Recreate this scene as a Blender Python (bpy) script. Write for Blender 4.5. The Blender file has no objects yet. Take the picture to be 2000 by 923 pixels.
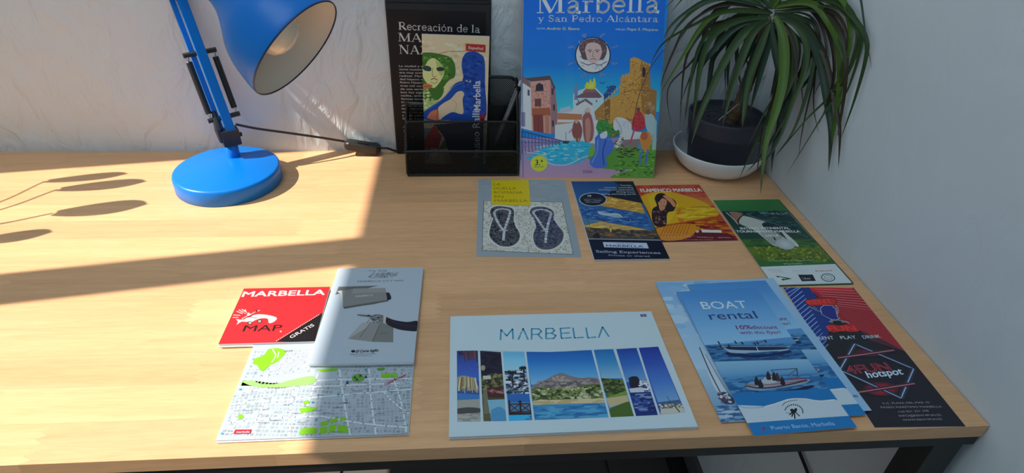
import bpy, math, random
import numpy as np
from mathutils import Vector, Matrix
from mathutils.geometry import tessellate_polygon

# ------------------------------------------------------------------ camera, world, sun, lights, exposure
S = bpy.context.scene
COL = S.collection
DZ = 0.74                                   # desk top height in metres; lengths below are mm above the desk top
F, PITCH, ROLL, YAW, CO = 1176.2, .593, .041, .096, Vector((-56.9, -944.8, 460.2))
_r = Vector((math.cos(YAW), -math.sin(YAW), 0))
FW = Vector((math.sin(YAW)*math.cos(PITCH), math.cos(YAW)*math.cos(PITCH), -math.sin(PITCH)))
_u = _r.cross(FW)
RR = _r*math.cos(ROLL)+_u*math.sin(ROLL); UU = -_r*math.sin(ROLL)+_u*math.cos(ROLL)
cd = bpy.data.cameras.new('camera'); cam = bpy.data.objects.new('camera', cd); COL.objects.link(cam); S.camera = cam
cd.sensor_width = 36; cd.lens = F/2000*36; cd.clip_start = .01; cd.clip_end = 50
M3 = Matrix((RR, UU, -FW)).transposed()
cam.matrix_world = Matrix.Translation(Vector((CO.x/1000, CO.y/1000, CO.z/1000+DZ))) @ M3.to_4x4()

W = bpy.data.worlds.new('world'); S.world = W; W.use_nodes = True
W.node_tree.nodes['Background'].inputs[0].default_value = (.52, .79, 1, 1)
W.node_tree.nodes['Background'].inputs[1].default_value = .34
sd = bpy.data.lights.new('sun', 'SUN'); sd.energy = 8.7; sd.angle = math.radians(.45); sd.color = (1, .93, .82)
so = bpy.data.objects.new('sun', sd); COL.objects.link(so)
EL, AZ = math.radians(43), math.radians(9.5)
so.rotation_euler = Vector((math.cos(EL)*math.cos(AZ), math.cos(EL)*math.sin(AZ), -math.sin(EL))).to_track_quat('-Z', 'Y').to_euler()
so.location = (-3, -.8, 3)
ad = bpy.data.lights.new('overhead_fill', 'AREA'); ad.shape = 'RECTANGLE'; ad.size = 1.1; ad.size_y = .9; ad.energy = 8.2; ad.color = (.80, .95, 1)  # added soft fill from the upper left; stands for no real lamp
ao = bpy.data.objects.new('overhead_fill', ad); COL.objects.link(ao); ao.location = (-.6, -.55, DZ+1.85)
ao.rotation_euler = Vector((.32, .08, -1)).to_track_quat('-Z', 'Y').to_euler()
S.view_settings.view_transform = 'Standard'; S.view_settings.look = 'None'; S.view_settings.gamma = 1
S.view_settings.use_curve_mapping = False; S.view_settings.exposure = .12

# ------------------------------------------------------------------ helpers
def lin(c): c /= 255.; return c/12.92 if c <= .04045 else ((c+.055)/1.055)**2.4
def rgb(r, g, b, k=1): return tuple(min(.86, lin(v)*k) for v in (r, g, b))+(1,)
def ray(px, py): return FW+RR*((px-1000)/F)-UU*((py-461.5)/F)
def hit(px, py, P, n):
    d = ray(px, py); return CO+d*((Vector(P)-CO).dot(Vector(n))/d.dot(Vector(n)))
def desk(px, py, z=0): return hit(px, py, (0, 0, z), (0, 0, 1))
def at_y(px, py, y): return hit(px, py, (0, y, 0), (0, 1, 0))
def proj(P):
    d = Vector(P)-CO; z = d.dot(FW); return (1000+F*d.dot(RR)/z, 461.5-F*d.dot(UU)/z)

def mat(name, col, rough=.5, metal=0, spec=.5, coat=0, trans=0, bump=None, vary=None, attr=False):
    m = bpy.data.materials.new(name); m.use_nodes = True; nt = m.node_tree; b = nt.nodes['Principled BSDF']
    b.inputs['Base Color'].default_value = col; b.inputs['Roughness'].default_value = rough
    b.inputs['Metallic'].default_value = metal; b.inputs['Specular IOR Level'].default_value = spec
    b.inputs['Coat Weight'].default_value = coat; b.inputs['Transmission Weight'].default_value = trans
    tc = nt.nodes.new('ShaderNodeTexCoord')
    if attr:
        a = nt.nodes.new('ShaderNodeVertexColor'); a.layer_name = 'Col'; nt.links.new(a.outputs[0], b.inputs['Base Color'])
    if vary:                                # (scale, amount) soft mottling of the colour
        n = nt.nodes.new('ShaderNodeTexNoise'); n.inputs['Scale'].default_value = vary[0]; n.inputs['Detail'].default_value = 5
        r = nt.nodes.new('ShaderNodeMapRange'); r.inputs['To Min'].default_value = 1-vary[1]; r.inputs['To Max'].default_value = 1+vary[1]
        mx = nt.nodes.new('ShaderNodeMix'); mx.data_type = 'RGBA'; mx.blend_type = 'MULTIPLY'; mx.inputs[0].default_value = 1; mx.inputs[6].default_value = col
        nt.links.new(tc.outputs['Object'], n.inputs[0]); nt.links.new(n.outputs[0], r.inputs[0]); nt.links.new(r.outputs[0], mx.inputs[7]); nt.links.new(mx.outputs[2], b.inputs['Base Color'])
    if bump:                                # (scale, strength, distance)
        n = nt.nodes.new('ShaderNodeTexNoise'); n.inputs['Scale'].default_value = bump[0]; n.inputs['Detail'].default_value = 4
        bp = nt.nodes.new('ShaderNodeBump'); bp.inputs['Strength'].default_value = bump[1]; bp.inputs['Distance'].default_value = bump[2]
        nt.links.new(tc.outputs['Object'], n.inputs[0]); nt.links.new(n.outputs[0], bp.inputs['Height']); nt.links.new(bp.outputs[0], b.inputs['Normal'])
    return m

def thing(name, label, cat, loc, rot=None, group=None):
    o = bpy.data.objects.new(name, None); COL.objects.link(o); o.empty_display_size = .02
    o.location = (loc[0]/1000, loc[1]/1000, loc[2]/1000+DZ)
    if rot is not None: o.rotation_euler = rot
    o['label'] = label; o['category'] = cat
    if group: o['group'] = group
    o['_o'] = [float(v) for v in loc]
    return o
def mk(name, vs, fs, m, parent=None, smooth=False, world=True, cols=None, label=None, kind=None):
    """link ONE mesh; vs in mm: world mm when `world` (made relative to an unrotated parent), else the parent's own frame"""
    o3 = Vector(parent['_o']) if (parent and world and '_o' in parent) else Vector((0, 0, 0))
    if parent is not None and world and '_o' not in parent: o3 = Vector(parent.parent['_o'])
    me = bpy.data.meshes.new(name)
    off = 0 if parent else DZ
    me.from_pydata([((v[0]-o3.x)/1000, (v[1]-o3.y)/1000, (v[2]-o3.z)/1000+off) for v in vs], [], fs)
    if smooth: me.polygons.foreach_set('use_smooth', [True]*len(me.polygons))
    if cols is not None:
        ca = me.color_attributes.new('Col', 'FLOAT_COLOR', 'POINT'); ca.data.foreach_set('color', np.array(cols, dtype=np.float32).ravel())
    me.materials.append(m); me.validate(); me.update()
    o = bpy.data.objects.new(name, me); COL.objects.link(o)
    if parent: o.parent = parent
    if label: o['label'] = label
    if kind: o['kind'] = kind
    return o
class G:
    """collects faces in mm"""
    def __init__(s): s.v = []; s.f = []
    def add(s, vs, fs):
        n = len(s.v); s.v += [tuple(v) for v in vs]; s.f += [tuple(i+n for i in f) for f in fs]; return s
    def box(s, a, b):
        x0, y0, z0 = a; x1, y1, z1 = b
        return s.add([(x0,y0,z0),(x1,y0,z0),(x1,y1,z0),(x0,y1,z0),(x0,y0,z1),(x1,y0,z1),(x1,y1,z1),(x0,y1,z1)],
                     [(0,3,2,1),(4,5,6,7),(0,1,5,4),(1,2,6,5),(2,3,7,6),(3,0,4,7)])
    def bar(s, p0, p1, w, h, side):
        """bar from p0 to p1; w across `side`, h across the third direction"""
        p0, p1 = Vector(p0), Vector(p1); d = (p1-p0).normalized(); a = Vector(side); a = (a-d*a.dot(d)).normalized(); b = d.cross(a)
        vs = [p+a*(i*w/2)+b*(j*h/2) for p in (p0, p1) for i, j in ((-1,-1),(1,-1),(1,1),(-1,1))]
        return s.add(vs, [(0,3,2,1),(4,5,6,7),(0,1,5,4),(1,2,6,5),(2,3,7,6),(3,0,4,7)])
    def tube(s, pts, r, n=12, cap=True):
        pts = [Vector(p) for p in pts]; rs = r if isinstance(r, (list, tuple)) else [r]*len(pts); N = len(s.v)
        a = None
        for i, p in enumerate(pts):
            d = (pts[min(i+1, len(pts)-1)]-pts[max(i-1, 0)]).normalized()
            if a is None: a = d.orthogonal().normalized()
            a = (a-d*a.dot(d)).normalized(); b = d.cross(a)
            for k in range(n):
                t = 2*math.pi*k/n; s.v.append(tuple(p+(a*math.cos(t)+b*math.sin(t))*rs[i]))
        for i in range(len(pts)-1):
            for k in range(n): s.f.append((N+i*n+k, N+i*n+(k+1)%n, N+(i+1)*n+(k+1)%n, N+(i+1)*n+k))
        if cap: s.f.append(tuple(N+k for k in range(n))[::-1]); s.f.append(tuple(N+(len(pts)-1)*n+k for k in range(n)))
        return s
    def lathe(s, c, axis, prof, n=48):
        """prof = [(distance along axis, radius)]"""
        c, d = Vector(c), Vector(axis).normalized(); a = d.orthogonal().normalized(); b = d.cross(a); N = len(s.v)
        for h, r in prof:
            for k in range(n):
                t = 2*math.pi*k/n; s.v.append(tuple(c+d*h+(a*math.cos(t)+b*math.sin(t))*max(r, .01)))
        for i in range(len(prof)-1):
            for k in range(n): s.f.append((N+i*n+k, N+i*n+(k+1)%n, N+(i+1)*n+(k+1)%n, N+(i+1)*n+k))
        return s
    def out(s, name, m, parent=None, **kw): return mk(name, s.v, s.f, m, parent, **kw)
def catmull(pts, n=8):
    P = [Vector(p) for p in pts]; P = [P[0]*2-P[1]]+P+[P[-1]*2-P[-2]]; out = []
    for i in range(1, len(P)-2):
        for k in range(n):
            t = k/n; a, b, c, d = P[i-1:i+3]
            out.append(.5*((2*b)+(c-a)*t+(2*a-5*b+4*c-d)*t*t+(3*b-a-3*c+d)*t**3))
    out.append(P[-2]); return out

# ------------------------------------------------------------------ flat print: coloured ink shapes laid on real paper
_fc = {}
def glyphs(s, bold=0):
    """outline of a line of text, as triangles at size 1, with its bounds"""
    if (s, bold) in _fc: return _fc[(s, bold)]
    c = bpy.data.curves.new('t', 'FONT'); c.body = s; c.size = 1; c.offset = bold; c.resolution_u = 3
    o = bpy.data.objects.new('t', c); COL.objects.link(o); dg = bpy.context.evaluated_depsgraph_get()
    me = o.evaluated_get(dg).to_mesh(); me.calc_loop_triangles()
    vs = [v.co.to_2d() for v in me.vertices]; tr = [tuple(t.vertices) for t in me.loop_triangles]
    xs = [v.x for v in vs] or [0, 1]
    r = ([tuple(v) for v in vs], tr, min(xs), max(xs))
    o.to_mesh_clear() if hasattr(o, 'to_mesh_clear') else None
    bpy.data.objects.remove(o); bpy.data.curves.remove(c); _fc[(s, bold)] = r; return r
CAPH = .729
T_, t_ = .17, .055
SER = {  # serif letters: advance, strokes (width, points, smooth), serifs (x, y, half width)
'M': (1.08, [(t_,[(.14,0),(.14,1)],0),(T_,[(.17,1),(.53,.03)],0),(t_,[(.53,.03),(.88,1)],0),(T_,[(.88,1),(.88,0)],0)], [(.14,0,.12),(.88,0,.16),(.12,1,.12),(.92,1,.12)]),
'A': (.9, [(t_,[(.1,0),(.43,1)],0),(T_,[(.43,1),(.78,0)],0),(t_,[(.22,.35),(.62,.35)],0)], [(.1,0,.12),(.78,0,.14)]),
'R': (.88, [(T_,[(.2,0),(.2,1)],0),(t_*1.6,[(.2,.96),(.5,.97),(.66,.75),(.5,.5),(.2,.49)],1),(T_,[(.42,.48),(.78,0)],0)], [(.2,0,.16),(.14,1,.12),(.82,0,.1)]),
'B': (.8, [(T_,[(.2,0),(.2,1)],0),(t_*1.6,[(.2,.96),(.5,.96),(.6,.75),(.48,.53),(.2,.52)],1),(t_*1.8,[(.2,.52),(.55,.5),(.68,.27),(.5,.03),(.2,.03)],1)], [(.14,0,.12),(.14,1,.12)]),
'E': (.76, [(T_,[(.2,0),(.2,1)],0),(t_,[(.2,.97),(.62,.97),(.63,.8)],0),(t_,[(.2,.5),(.5,.5)],0),(t_,[(.2,.03),(.62,.03),(.66,.22)],0)], [(.14,0,.12),(.14,1,.12)]),
'L': (.72, [(T_,[(.2,0),(.2,1)],0),(t_,[(.2,.03),(.6,.03),(.64,.24)],0)], [(.2,0,.16),(.2,1,.16)]),
'N': (1.0, [(t_,[(.16,0),(.16,1)],0),(T_,[(.16,1),(.8,.02)],0),(t_,[(.8,0),(.8,1)],0)], [(.16,0,.12),(.8,1,.12),(.12,1,.12)]),
'Z': (.8, [(t_,[(.12,.8),(.14,.97),(.68,.97)],0),(T_,[(.66,.97),(.14,.03)],0),(t_,[(.12,.03),(.68,.03),(.72,.22)],0)], []),
'I': (.42, [(T_,[(.2,0),(.2,1)],0)], [(.2,0,.16),(.2,1,.16)]),
'Í': (.42, [(T_,[(.2,0),(.2,1)],0),(t_,[(.18,1.08),(.32,1.25)],0)], [(.2,0,.16),(.2,1,.16)]),
'S': (.64, [(T_*.75,[(.54,.8),(.4,.97),(.16,.88),(.18,.64),(.48,.4),(.5,.14),(.3,.02),(.1,.2)],1)], []),
'P': (.74, [(T_,[(.2,0),(.2,1)],0),(t_*1.6,[(.2,.96),(.5,.96),(.64,.72),(.48,.46),(.2,.45)],1)], [(.2,0,.16),(.14,1,.12)]),
'a': (.6, [(t_*1.3,[(.1,.52),(.25,.64),(.42,.56),(.42,.4)],1),(T_*.8,[(.42,.5),(.42,.06),(.54,.02)],0),(T_*.65,[(.42,.38),(.16,.28),(.12,.08),(.26,.02),(.42,.12)],1)], []),
'á': (.6, [(t_*1.3,[(.1,.52),(.25,.64),(.42,.56),(.42,.4)],1),(T_*.8,[(.42,.5),(.42,.06),(.54,.02)],0),(T_*.65,[(.42,.38),(.16,.28),(.12,.08),(.26,.02),(.42,.12)],1),(t_,[(.26,.76),(.38,.95)],0)], []),
'r': (.46, [(T_*.8,[(.16,0),(.16,.64)],0),(t_*1.4,[(.16,.42),(.26,.6),(.4,.6)],1)], [(.16,0,.14),(.1,.64,.08)]),
'b': (.64, [(T_*.8,[(.14,0),(.14,1.02)],0),(T_*.6,[(.14,.45),(.32,.63),(.52,.5),(.52,.2),(.34,.01),(.14,.12)],1)], [(.08,1.02,.08)]),
'd': (.66, [(T_*.8,[(.5,0),(.5,1.02)],0),(T_*.6,[(.5,.45),(.32,.63),(.12,.5),(.12,.2),(.3,.01),(.5,.12)],1)], [(.44,1.02,.08),(.55,0,.08)]),
'e': (.56, [(T_*.6,[(.1,.36),(.46,.36),(.42,.58),(.26,.64),(.1,.5),(.09,.2),(.26,.02),(.46,.12)],1)], []),
'l': (.34, [(T_*.8,[(.16,0),(.16,1.02)],0)], [(.16,0,.14),(.1,1.02,.08)]),
'c': (.52, [(T_*.6,[(.44,.52),(.26,.64),(.1,.5),(.09,.2),(.26,.02),(.44,.12)],1)], []),
'i': (.34, [(T_*.8,[(.16,0),(.16,.64)],0),(T_*.8,[(.16,.8),(.16,.92)],0)], [(.16,0,.14),(.1,.64,.08)]),
'o': (.6, [(T_*.6,[(.29,.64),(.1,.48),(.1,.18),(.29,.02),(.48,.18),(.48,.48),(.29,.64)],1)], []),
'ó': (.6, [(T_*.6,[(.29,.64),(.1,.48),(.1,.18),(.29,.02),(.48,.18),(.48,.48),(.29,.64)],1),(t_,[(.26,.76),(.38,.95)],0)], []),
'n': (.66, [(T_*.8,[(.16,0),(.16,.64)],0),(t_*1.5,[(.16,.45),(.32,.63),(.48,.5)],1),(T_*.8,[(.5,.54),(.5,0)],0)], [(.16,0,.14),(.1,.64,.08),(.5,0,.14)]),
't': (.42, [(T_*.7,[(.18,.85),(.18,.1),(.36,.04)],0),(t_,[(.04,.62),(.34,.62)],0)], []),
'y': (.6, [(T_*.75,[(.1,.64),(.3,.06)],0),(t_,[(.5,.64),(.24,-.24),(.1,-.26)],0)], [(.1,.64,.12),(.5,.64,.1)]),
' ': (.34, [], []),
}
class Art:
    """ink shapes on a w x h mm sheet; source coordinates are those of a crop of the sheet's four corners"""
    def __init__(s, w, h, corners, k=1.4, z=.05, grain=7):
        s.w, s.h, s.k, s.z = w, h, k, z; s.rnd = random.Random(grain); s.sub = 0
        D = [(-w/2, h/2), (w/2, h/2), (w/2, -h/2), (-w/2, -h/2)]; A = []; B = []
        for (x, y), (u, v) in zip(corners, D):
            A += [[x, y, 1, 0, 0, 0, -u*x, -u*y], [0, 0, 0, x, y, 1, -v*x, -v*y]]; B += [u, v]
        s.H = np.append(np.linalg.solve(np.array(A, float), np.array(B, float)), 1).reshape(3, 3)
        s.parts = []; s.src(0, 0, 1); s.part('cover_print')
    def src(s, ox, oy, sc): s.ox, s.oy, s.sc = ox, oy, sc; return s
    def part(s, name, label=None): s.V, s.F, s.C = [], [], []; s.parts.append((name, s.V, s.F, s.C, label)); return s
    def L(s, p):
        if len(p) == 3: return (p[0], p[1])         # already local mm
        q = s.H @ np.array([s.ox+p[0]/s.sc, s.oy+p[1]/s.sc, 1]); return (q[0]/q[2], q[1]/q[2])
    def c(s, col): return rgb(*col, k=s.k) if len(col) == 3 else col
    def tri(s, ps, cs):
        """clip a triangle to the sheet and store it"""
        poly = [(p[0], p[1])+tuple(c[:3]) for p, c in zip(ps, cs)]
        for ax, lim, sg in ((0, s.w/2, 1), (0, -s.w/2, -1), (1, s.h/2, 1), (1, -s.h/2, -1)):
            if all((lim-q[ax])*sg >= 0 for q in poly): continue
            out = []
            for i in range(len(poly)):
                a, b = poly[i-1], poly[i]; ia, ib = (lim-a[ax])*sg >= 0, (lim-b[ax])*sg >= 0
                if ia != ib:
                    t = (lim-a[ax])/(b[ax]-a[ax]); out.append(tuple(a[k]+(b[k]-a[k])*t for k in range(5)))
                if ib: out.append(b)
            poly = out
            if len(poly) < 3: return
        n = len(s.V); s.V += [(q[0], q[1], s.z) for q in poly]; s.C += [tuple(q[2:])+(1,) for q in poly]
        ar = sum(poly[i-1][0]*poly[i][1]-poly[i][0]*poly[i-1][1] for i in range(len(poly)))
        idx = tuple(range(n, n+len(poly))); s.F.append(idx if ar > 0 else idx[::-1])
    def up(s, k=1): s.z += .005*k
    def bg(s, col): s.up(); w, h = s.w/2, s.h/2; return s._quad([(-w,h),(w,h),(w,-h),(-w,-h)], [s.c(col)]*4)
    def _quad(s, P, C): s.tri([P[0],P[1],P[2]], [C[0],C[1],C[2]]); s.tri([P[0],P[2],P[3]], [C[0],C[2],C[3]])
    def poly(s, pts, col, lay=True):
        if lay: s.up()
        zz = s.z
        if not lay: s.z += .0003; zz = s.z
        P = [s.L(p) for p in pts]; c = s.c(col)
        for t in tessellate_polygon([[Vector((p[0], p[1], 0)) for p in P]]): s.tri([P[i] for i in t], [c]*3)
        s.z = zz
    def blob(s, pts, col): s.poly([tuple(v)[:2] for v in catmull([(p[0], p[1], 0) for p in pts+[pts[0]]], 4)][:-1], col)
    def grad(s, q, stops):
        """quad TL TR BR BL with colour stops from top to bottom"""
        s.up(); a, b, c_, d = [s.L(p) for p in q]; n = len(stops)-1; cs = [s.c(c) for c in stops]
        lp = lambda p, r, t: (p[0]+(r[0]-p[0])*t, p[1]+(r[1]-p[1])*t)
        for i in range(n):
            t0, t1 = i/n, (i+1)/n
            s._quad([lp(a,d,t0), lp(b,c_,t0), lp(b,c_,t1), lp(a,d,t1)], [cs[i], cs[i], cs[i+1], cs[i+1]])
    def ell(s, x, y, rx, ry, col, n=24, edge=None, rot=0):
        s.up(); c = s.c(col); e = s.c(edge) if edge else c; o = s.L((x, y))
        P = [s.L((x+rx*math.cos(t)*math.cos(rot)-ry*math.sin(t)*math.sin(rot), y+rx*math.cos(t)*math.sin(rot)+ry*math.sin(t)*math.cos(rot))) for t in [2*math.pi*i/n for i in range(n)]]
        for i in range(n): s.tri([o, P[i-1], P[i]], [c, e, e])
    def _stroke(s, P, w, c):
        for i in range(len(P)-1):
            a, b = P[i], P[i+1]; dx, dy = b[0]-a[0], b[1]-a[1]; l = math.hypot(dx, dy)
            if l < 1e-6: continue
            nx, ny = -dy/l*w/2, dx/l*w/2; ex, ey = dx/l*w*.2*(len(P) > 2), dy/l*w*.2*(len(P) > 2)
            s._quad([(a[0]+nx-ex, a[1]+ny-ey), (b[0]+nx+ex, b[1]+ny+ey), (b[0]-nx+ex, b[1]-ny+ey), (a[0]-nx-ex, a[1]-ny-ey)], [c]*4)
    def line(s, pts, w, col, smooth=0, lay=True):
        if lay: s.up()
        if smooth: pts = [tuple(v)[:2] for v in catmull([(p[0], p[1], 0) for p in pts], smooth)]
        s._stroke([s.L(p) for p in pts], w, s.c(col))
    def daubs(s, q, n, size, cols, asp=2.2, lay=True):
        """n small brush marks inside the quad TL TR BR BL"""
        if lay: s.up()
        a, b, c_, d = [s.L(p) for p in q]; R = s.rnd; cs = [s.c(c) for c in cols]
        z0 = s.z
        for i in range(n):
            u, v = R.random(), R.random(); s.z = z0+i*.0003
            x = (a[0]*(1-u)+b[0]*u)*(1-v)+(d[0]*(1-u)+c_[0]*u)*v; y = (a[1]*(1-u)+b[1]*u)*(1-v)+(d[1]*(1-u)+c_[1]*u)*v
            r = size*R.uniform(.5, 1.4); t = R.uniform(-.3, .3); m = 6; ph = R.random()
            P = [(x+r*asp*.5*math.cos(2*math.pi*(k+ph)/m)*R.uniform(.7, 1.1), y+r*.5*math.sin(2*math.pi*(k+ph)/m)*R.uniform(.7, 1.1)) for k in range(m)]
            c = R.choice(cs)
            for k in range(1, m-1): s.tri([P[0], P[k], P[k+1]], [c]*3)
        s.z = z0+n*.0003
    def frame(s, p0, p1, h):
        a, b = s.L(p0), s.L(p1); q = s.L((p0[0], p0[1]-h)); d = Vector((b[0]-a[0], b[1]-a[1])); l = d.length; d /= l
        nrm = Vector((-d.y, d.x)); hh = abs(Vector((q[0]-a[0], q[1]-a[1])).dot(nrm)); return Vector(a), d, nrm, l, hh
    def text(s, t, p0, p1, h, col, bold=0, slant=0):
        """sans line of text from p0 to p1 (baseline) with capital height h, in source units"""
        a, d, nrm, l, hh = s.frame(p0, p1, h); vs, tr, x0, x1 = glyphs(t, min(bold, 0)); c = s.c(col); sx = l/(x1-x0); sy = hh/CAPH
        e = bold*hh*.9
        for ox, oy in (((0, 0),) if bold <= 0 else ((-e, -e*.6), (e, -e*.6), (e, e*.6), (-e, e*.6), (0, 0))):
            s.up(.3)
            P = [a+d*((v[0]-x0)*sx+slant*v[1]*sy+ox)+nrm*(v[1]*sy+oy) for v in vs]; P = [(p.x, p.y) for p in P]
            for f in tr: s.tri([P[i] for i in f], [c]*3)
        s.up(.7)
    def serif(s, t, p0, p1, h, col, wt=1):
        s.up(); a, d, nrm, l, hh = s.frame(p0, p1, h); tot = sum(SER[ch][0] for ch in t); sx = l/tot; c = s.c(col); x = 0
        M = lambda q: ((a+d*((x+q[0])*sx)+nrm*(q[1]*hh)).x, (a+d*((x+q[0])*sx)+nrm*(q[1]*hh)).y)
        for ch in t:
            ad_, st, se = SER[ch]
            for w, pts, sm in st:
                if sm: pts = [tuple(v)[:2] for v in catmull([(p[0], p[1], 0) for p in pts], 5)]
                s._stroke([M(p) for p in pts], w*wt*(sx+hh)/2, c)
            for X, Y, hw in se:
                o = .025 if Y == 0 else -.025
                s._stroke([M((X-hw, Y+o)), M((X+hw, Y+o))], .05*hh*wt, c)
            x += ad_
    def out(s, parent, m):
        r = []; z0 = min(v[2] for q in s.parts for v in q[1]); z1 = max(v[2] for q in s.parts for v in q[1]); f = min(1, .4/max(z1-z0, 1e-6))
        for name, V, Fc, C, lab in s.parts:
            V[:] = [(v[0], v[1], z0+(v[2]-z0)*f) for v in V]
            if Fc: r.append(mk(name, V, Fc, m, parent, world=False, cols=C, label=lab))
        return r

def fit_rect(px, z, size=None):
    """rectangle lying at height z whose corners TL TR BR BL are seen at px"""
    P = [desk(x, y, z) for x, y in px]; c = sum(P, Vector())/4
    w = ((P[1]-P[0]).length+(P[2]-P[3]).length)/2; h = ((P[0]-P[3]).length+(P[1]-P[2]).length)/2
    u = (P[1]-P[0]+P[2]-P[3]); v = (P[0]-P[3]+P[1]-P[2]); a = math.atan2(u.y, u.x); b = math.atan2(v.y, v.x)-math.pi/2
    if size: w, h = size
    return c, (a+b)/2, w, h

# ------------------------------------------------------------------ structure: plaster walls, tiled floor, window on the left
XW, XR = -1350, 447.5
def plaster(name, col, f=1):
    m = mat(name, col, rough=.75, spec=.25); nt = m.node_tree; b = nt.nodes['Principled BSDF']
    tc = nt.nodes['Texture Coordinate']; mp = nt.nodes.new('ShaderNodeMapping'); mp.inputs['Scale'].default_value = (1.5, 1.5, .8); mp.inputs['Rotation'].default_value = (.15, .35, .1)
    nt.links.new(tc.outputs['Object'], mp.inputs[0])
    n1 = nt.nodes.new('ShaderNodeTexNoise'); n1.inputs['Scale'].default_value = 17; n1.inputs['Detail'].default_value = 4; n1.inputs['Distortion'].default_value = .7
    n2 = nt.nodes.new('ShaderNodeTexNoise'); n2.inputs['Scale'].default_value = 75; n2.inputs['Detail'].default_value = 5
    nt.links.new(mp.outputs[0], n1.inputs[0]); nt.links.new(mp.outputs[0], n2.inputs[0])
    cr = nt.nodes.new('ShaderNodeValToRGB'); cr.color_ramp.elements[0].position = .42; cr.color_ramp.elements[1].position = .62
    nt.links.new(n1.outputs[0], cr.inputs[0])
    b1 = nt.nodes.new('ShaderNodeBump'); b1.inputs['Strength'].default_value = .55*f; b1.inputs['Distance'].default_value = .004
    b2 = nt.nodes.new('ShaderNodeBump'); b2.inputs['Strength'].default_value = .45*f; b2.inputs['Distance'].default_value = .0015
    nt.links.new(cr.outputs[0], b1.inputs['Height']); nt.links.new(n2.outputs[0], b2.inputs['Height']); nt.links.new(b1.outputs[0], b2.inputs['Normal'])
    nt.links.new(b2.outputs[0], b.inputs['Normal'])
    n3 = nt.nodes.new('ShaderNodeTexNoise'); n3.inputs['Scale'].default_value = 4; nt.links.new(tc.outputs['Object'], n3.inputs[0])
    mx = nt.nodes.new('ShaderNodeMix'); mx.data_type = 'RGBA'; mx.inputs[6].default_value = tuple(v*.9 for v in col[:3])+(1,); mx.inputs[7].default_value = col
    nt.links.new(n3.outputs[0], mx.inputs[0]); nt.links.new(mx.outputs[2], b.inputs['Base Color'])
    return m
M_wall = plaster('white_trowelled_plaster', (.72, .755, .775, 1))
M_wall2 = plaster('smooth_white_plaster', (.70, .745, .775, 1), .25)
def struct(name, g, m):
    o = g.out(name, m); o['kind'] = 'structure'; return o
wb = struct('wall_back', G().box((XW-120, 0, -740), (XR+120, 120, 1900)), M_wall)
wr = struct('wall_right', G().box((XR, -2600, -740), (XR+120, 0, 1900)), M_wall2)
WT = 1202; J0, J1 = -171, -1240
wl = struct('wall_left', G().box((XW-120, J0, -740), (XW, 0, 3600)).box((XW-120, -2600, -740), (XW, J1, 3600)).box((XW-120, J1, WT), (XW, J0, 3600)).box((XW-120, J1, -740), (XW, J0, -60)), M_wall)
M_frame = mat('white_window_frame', (.75, .75, .74, 1), rough=.4)
wn = struct('window_1', G().box((XW-70, J1, -60), (XW-30, J0, -30)).box((XW-70, J1, WT-8), (XW-30, J0, WT)).box((XW-70, J0-8, -30), (XW-30, J0, WT-8)).box((XW-70, J1, -30), (XW-30, J1+30, WT-8)), M_frame)
G().box((XW-70, -524, -30), (XW-30, -466, WT-8)).out('mullion', M_frame, wn, world=False).location = (0, 0, DZ)
gm = bpy.data.materials.new('window_glass'); gm.use_nodes = True; nt = gm.node_tree; nt.nodes.clear()
o_ = nt.nodes.new('ShaderNodeOutputMaterial'); tr_ = nt.nodes.new('ShaderNodeBsdfTransparent'); gl_ = nt.nodes.new('ShaderNodeBsdfGlossy'); gl_.inputs['Roughness'].default_value = .02
ms_ = nt.nodes.new('ShaderNodeMixShader'); ms_.inputs[0].default_value = .06
nt.links.new(tr_.outputs[0], ms_.inputs[1]); nt.links.new(gl_.outputs[0], ms_.inputs[2]); nt.links.new(ms_.outputs[0], o_.inputs[0])
for a, b in ((J1+30, -524), (-466, J0-8)):
    G().box((XW-52, a, -30), (XW-48, b, WT-8)).out('pane', gm, wn, world=False).location = (0, 0, DZ)
# floor: a slab and its dark stoneware tiles
M_grout = mat('dark_grout', (.10, .095, .09, 1), rough=.9)
M_tile = mat('dark_stoneware_tile', (.085, .075, .068, 1), rough=.55, vary=(6, .18), bump=(60, .15, .001))
fl = struct('floor', G().box((XW-120, -2600, -780), (XR+120, 120, -748)), M_grout)
tb = bpy.data.meshes.new('tile'); g = G(); T = 596
g.add([(0,0,0),(T,0,0),(T,T,0),(0,T,0),(1.5,1.5,7.5),(T-1.5,1.5,7.5),(T-1.5,T-1.5,7.5),(1.5,T-1.5,7.5)], [(4,5,6,7),(0,1,5,4),(1,2,6,5),(2,3,7,6),(3,0,4,7)])
tb.from_pydata([(v[0]/1000, v[1]/1000, v[2]/1000) for v in g.v], [], g.f); tb.materials.append(M_tile)
for i in range(-3, 1):
    for j in range(1, 5):
        x0, y0 = 266+(i-0)*600, -j*600+0
        t = bpy.data.objects.new('tile', tb); COL.objects.link(t); t.parent = fl; t.location = ((x0)/1000-.0, (y0+2)/1000, -.748+DZ)
        if i == 0: t.scale = (.3, 1, 1)
M_skirt = mat('grey_skirting', (.12, .115, .11, 1), rough=.5)
bb = struct('baseboard_right', G().box((XR-10, -2600, -740), (XR, 0, -665)), M_skirt)
bk = struct('baseboard_back', G().box((XW, -10, -740), (XR-10, 0, -665)), M_skirt)

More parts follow.
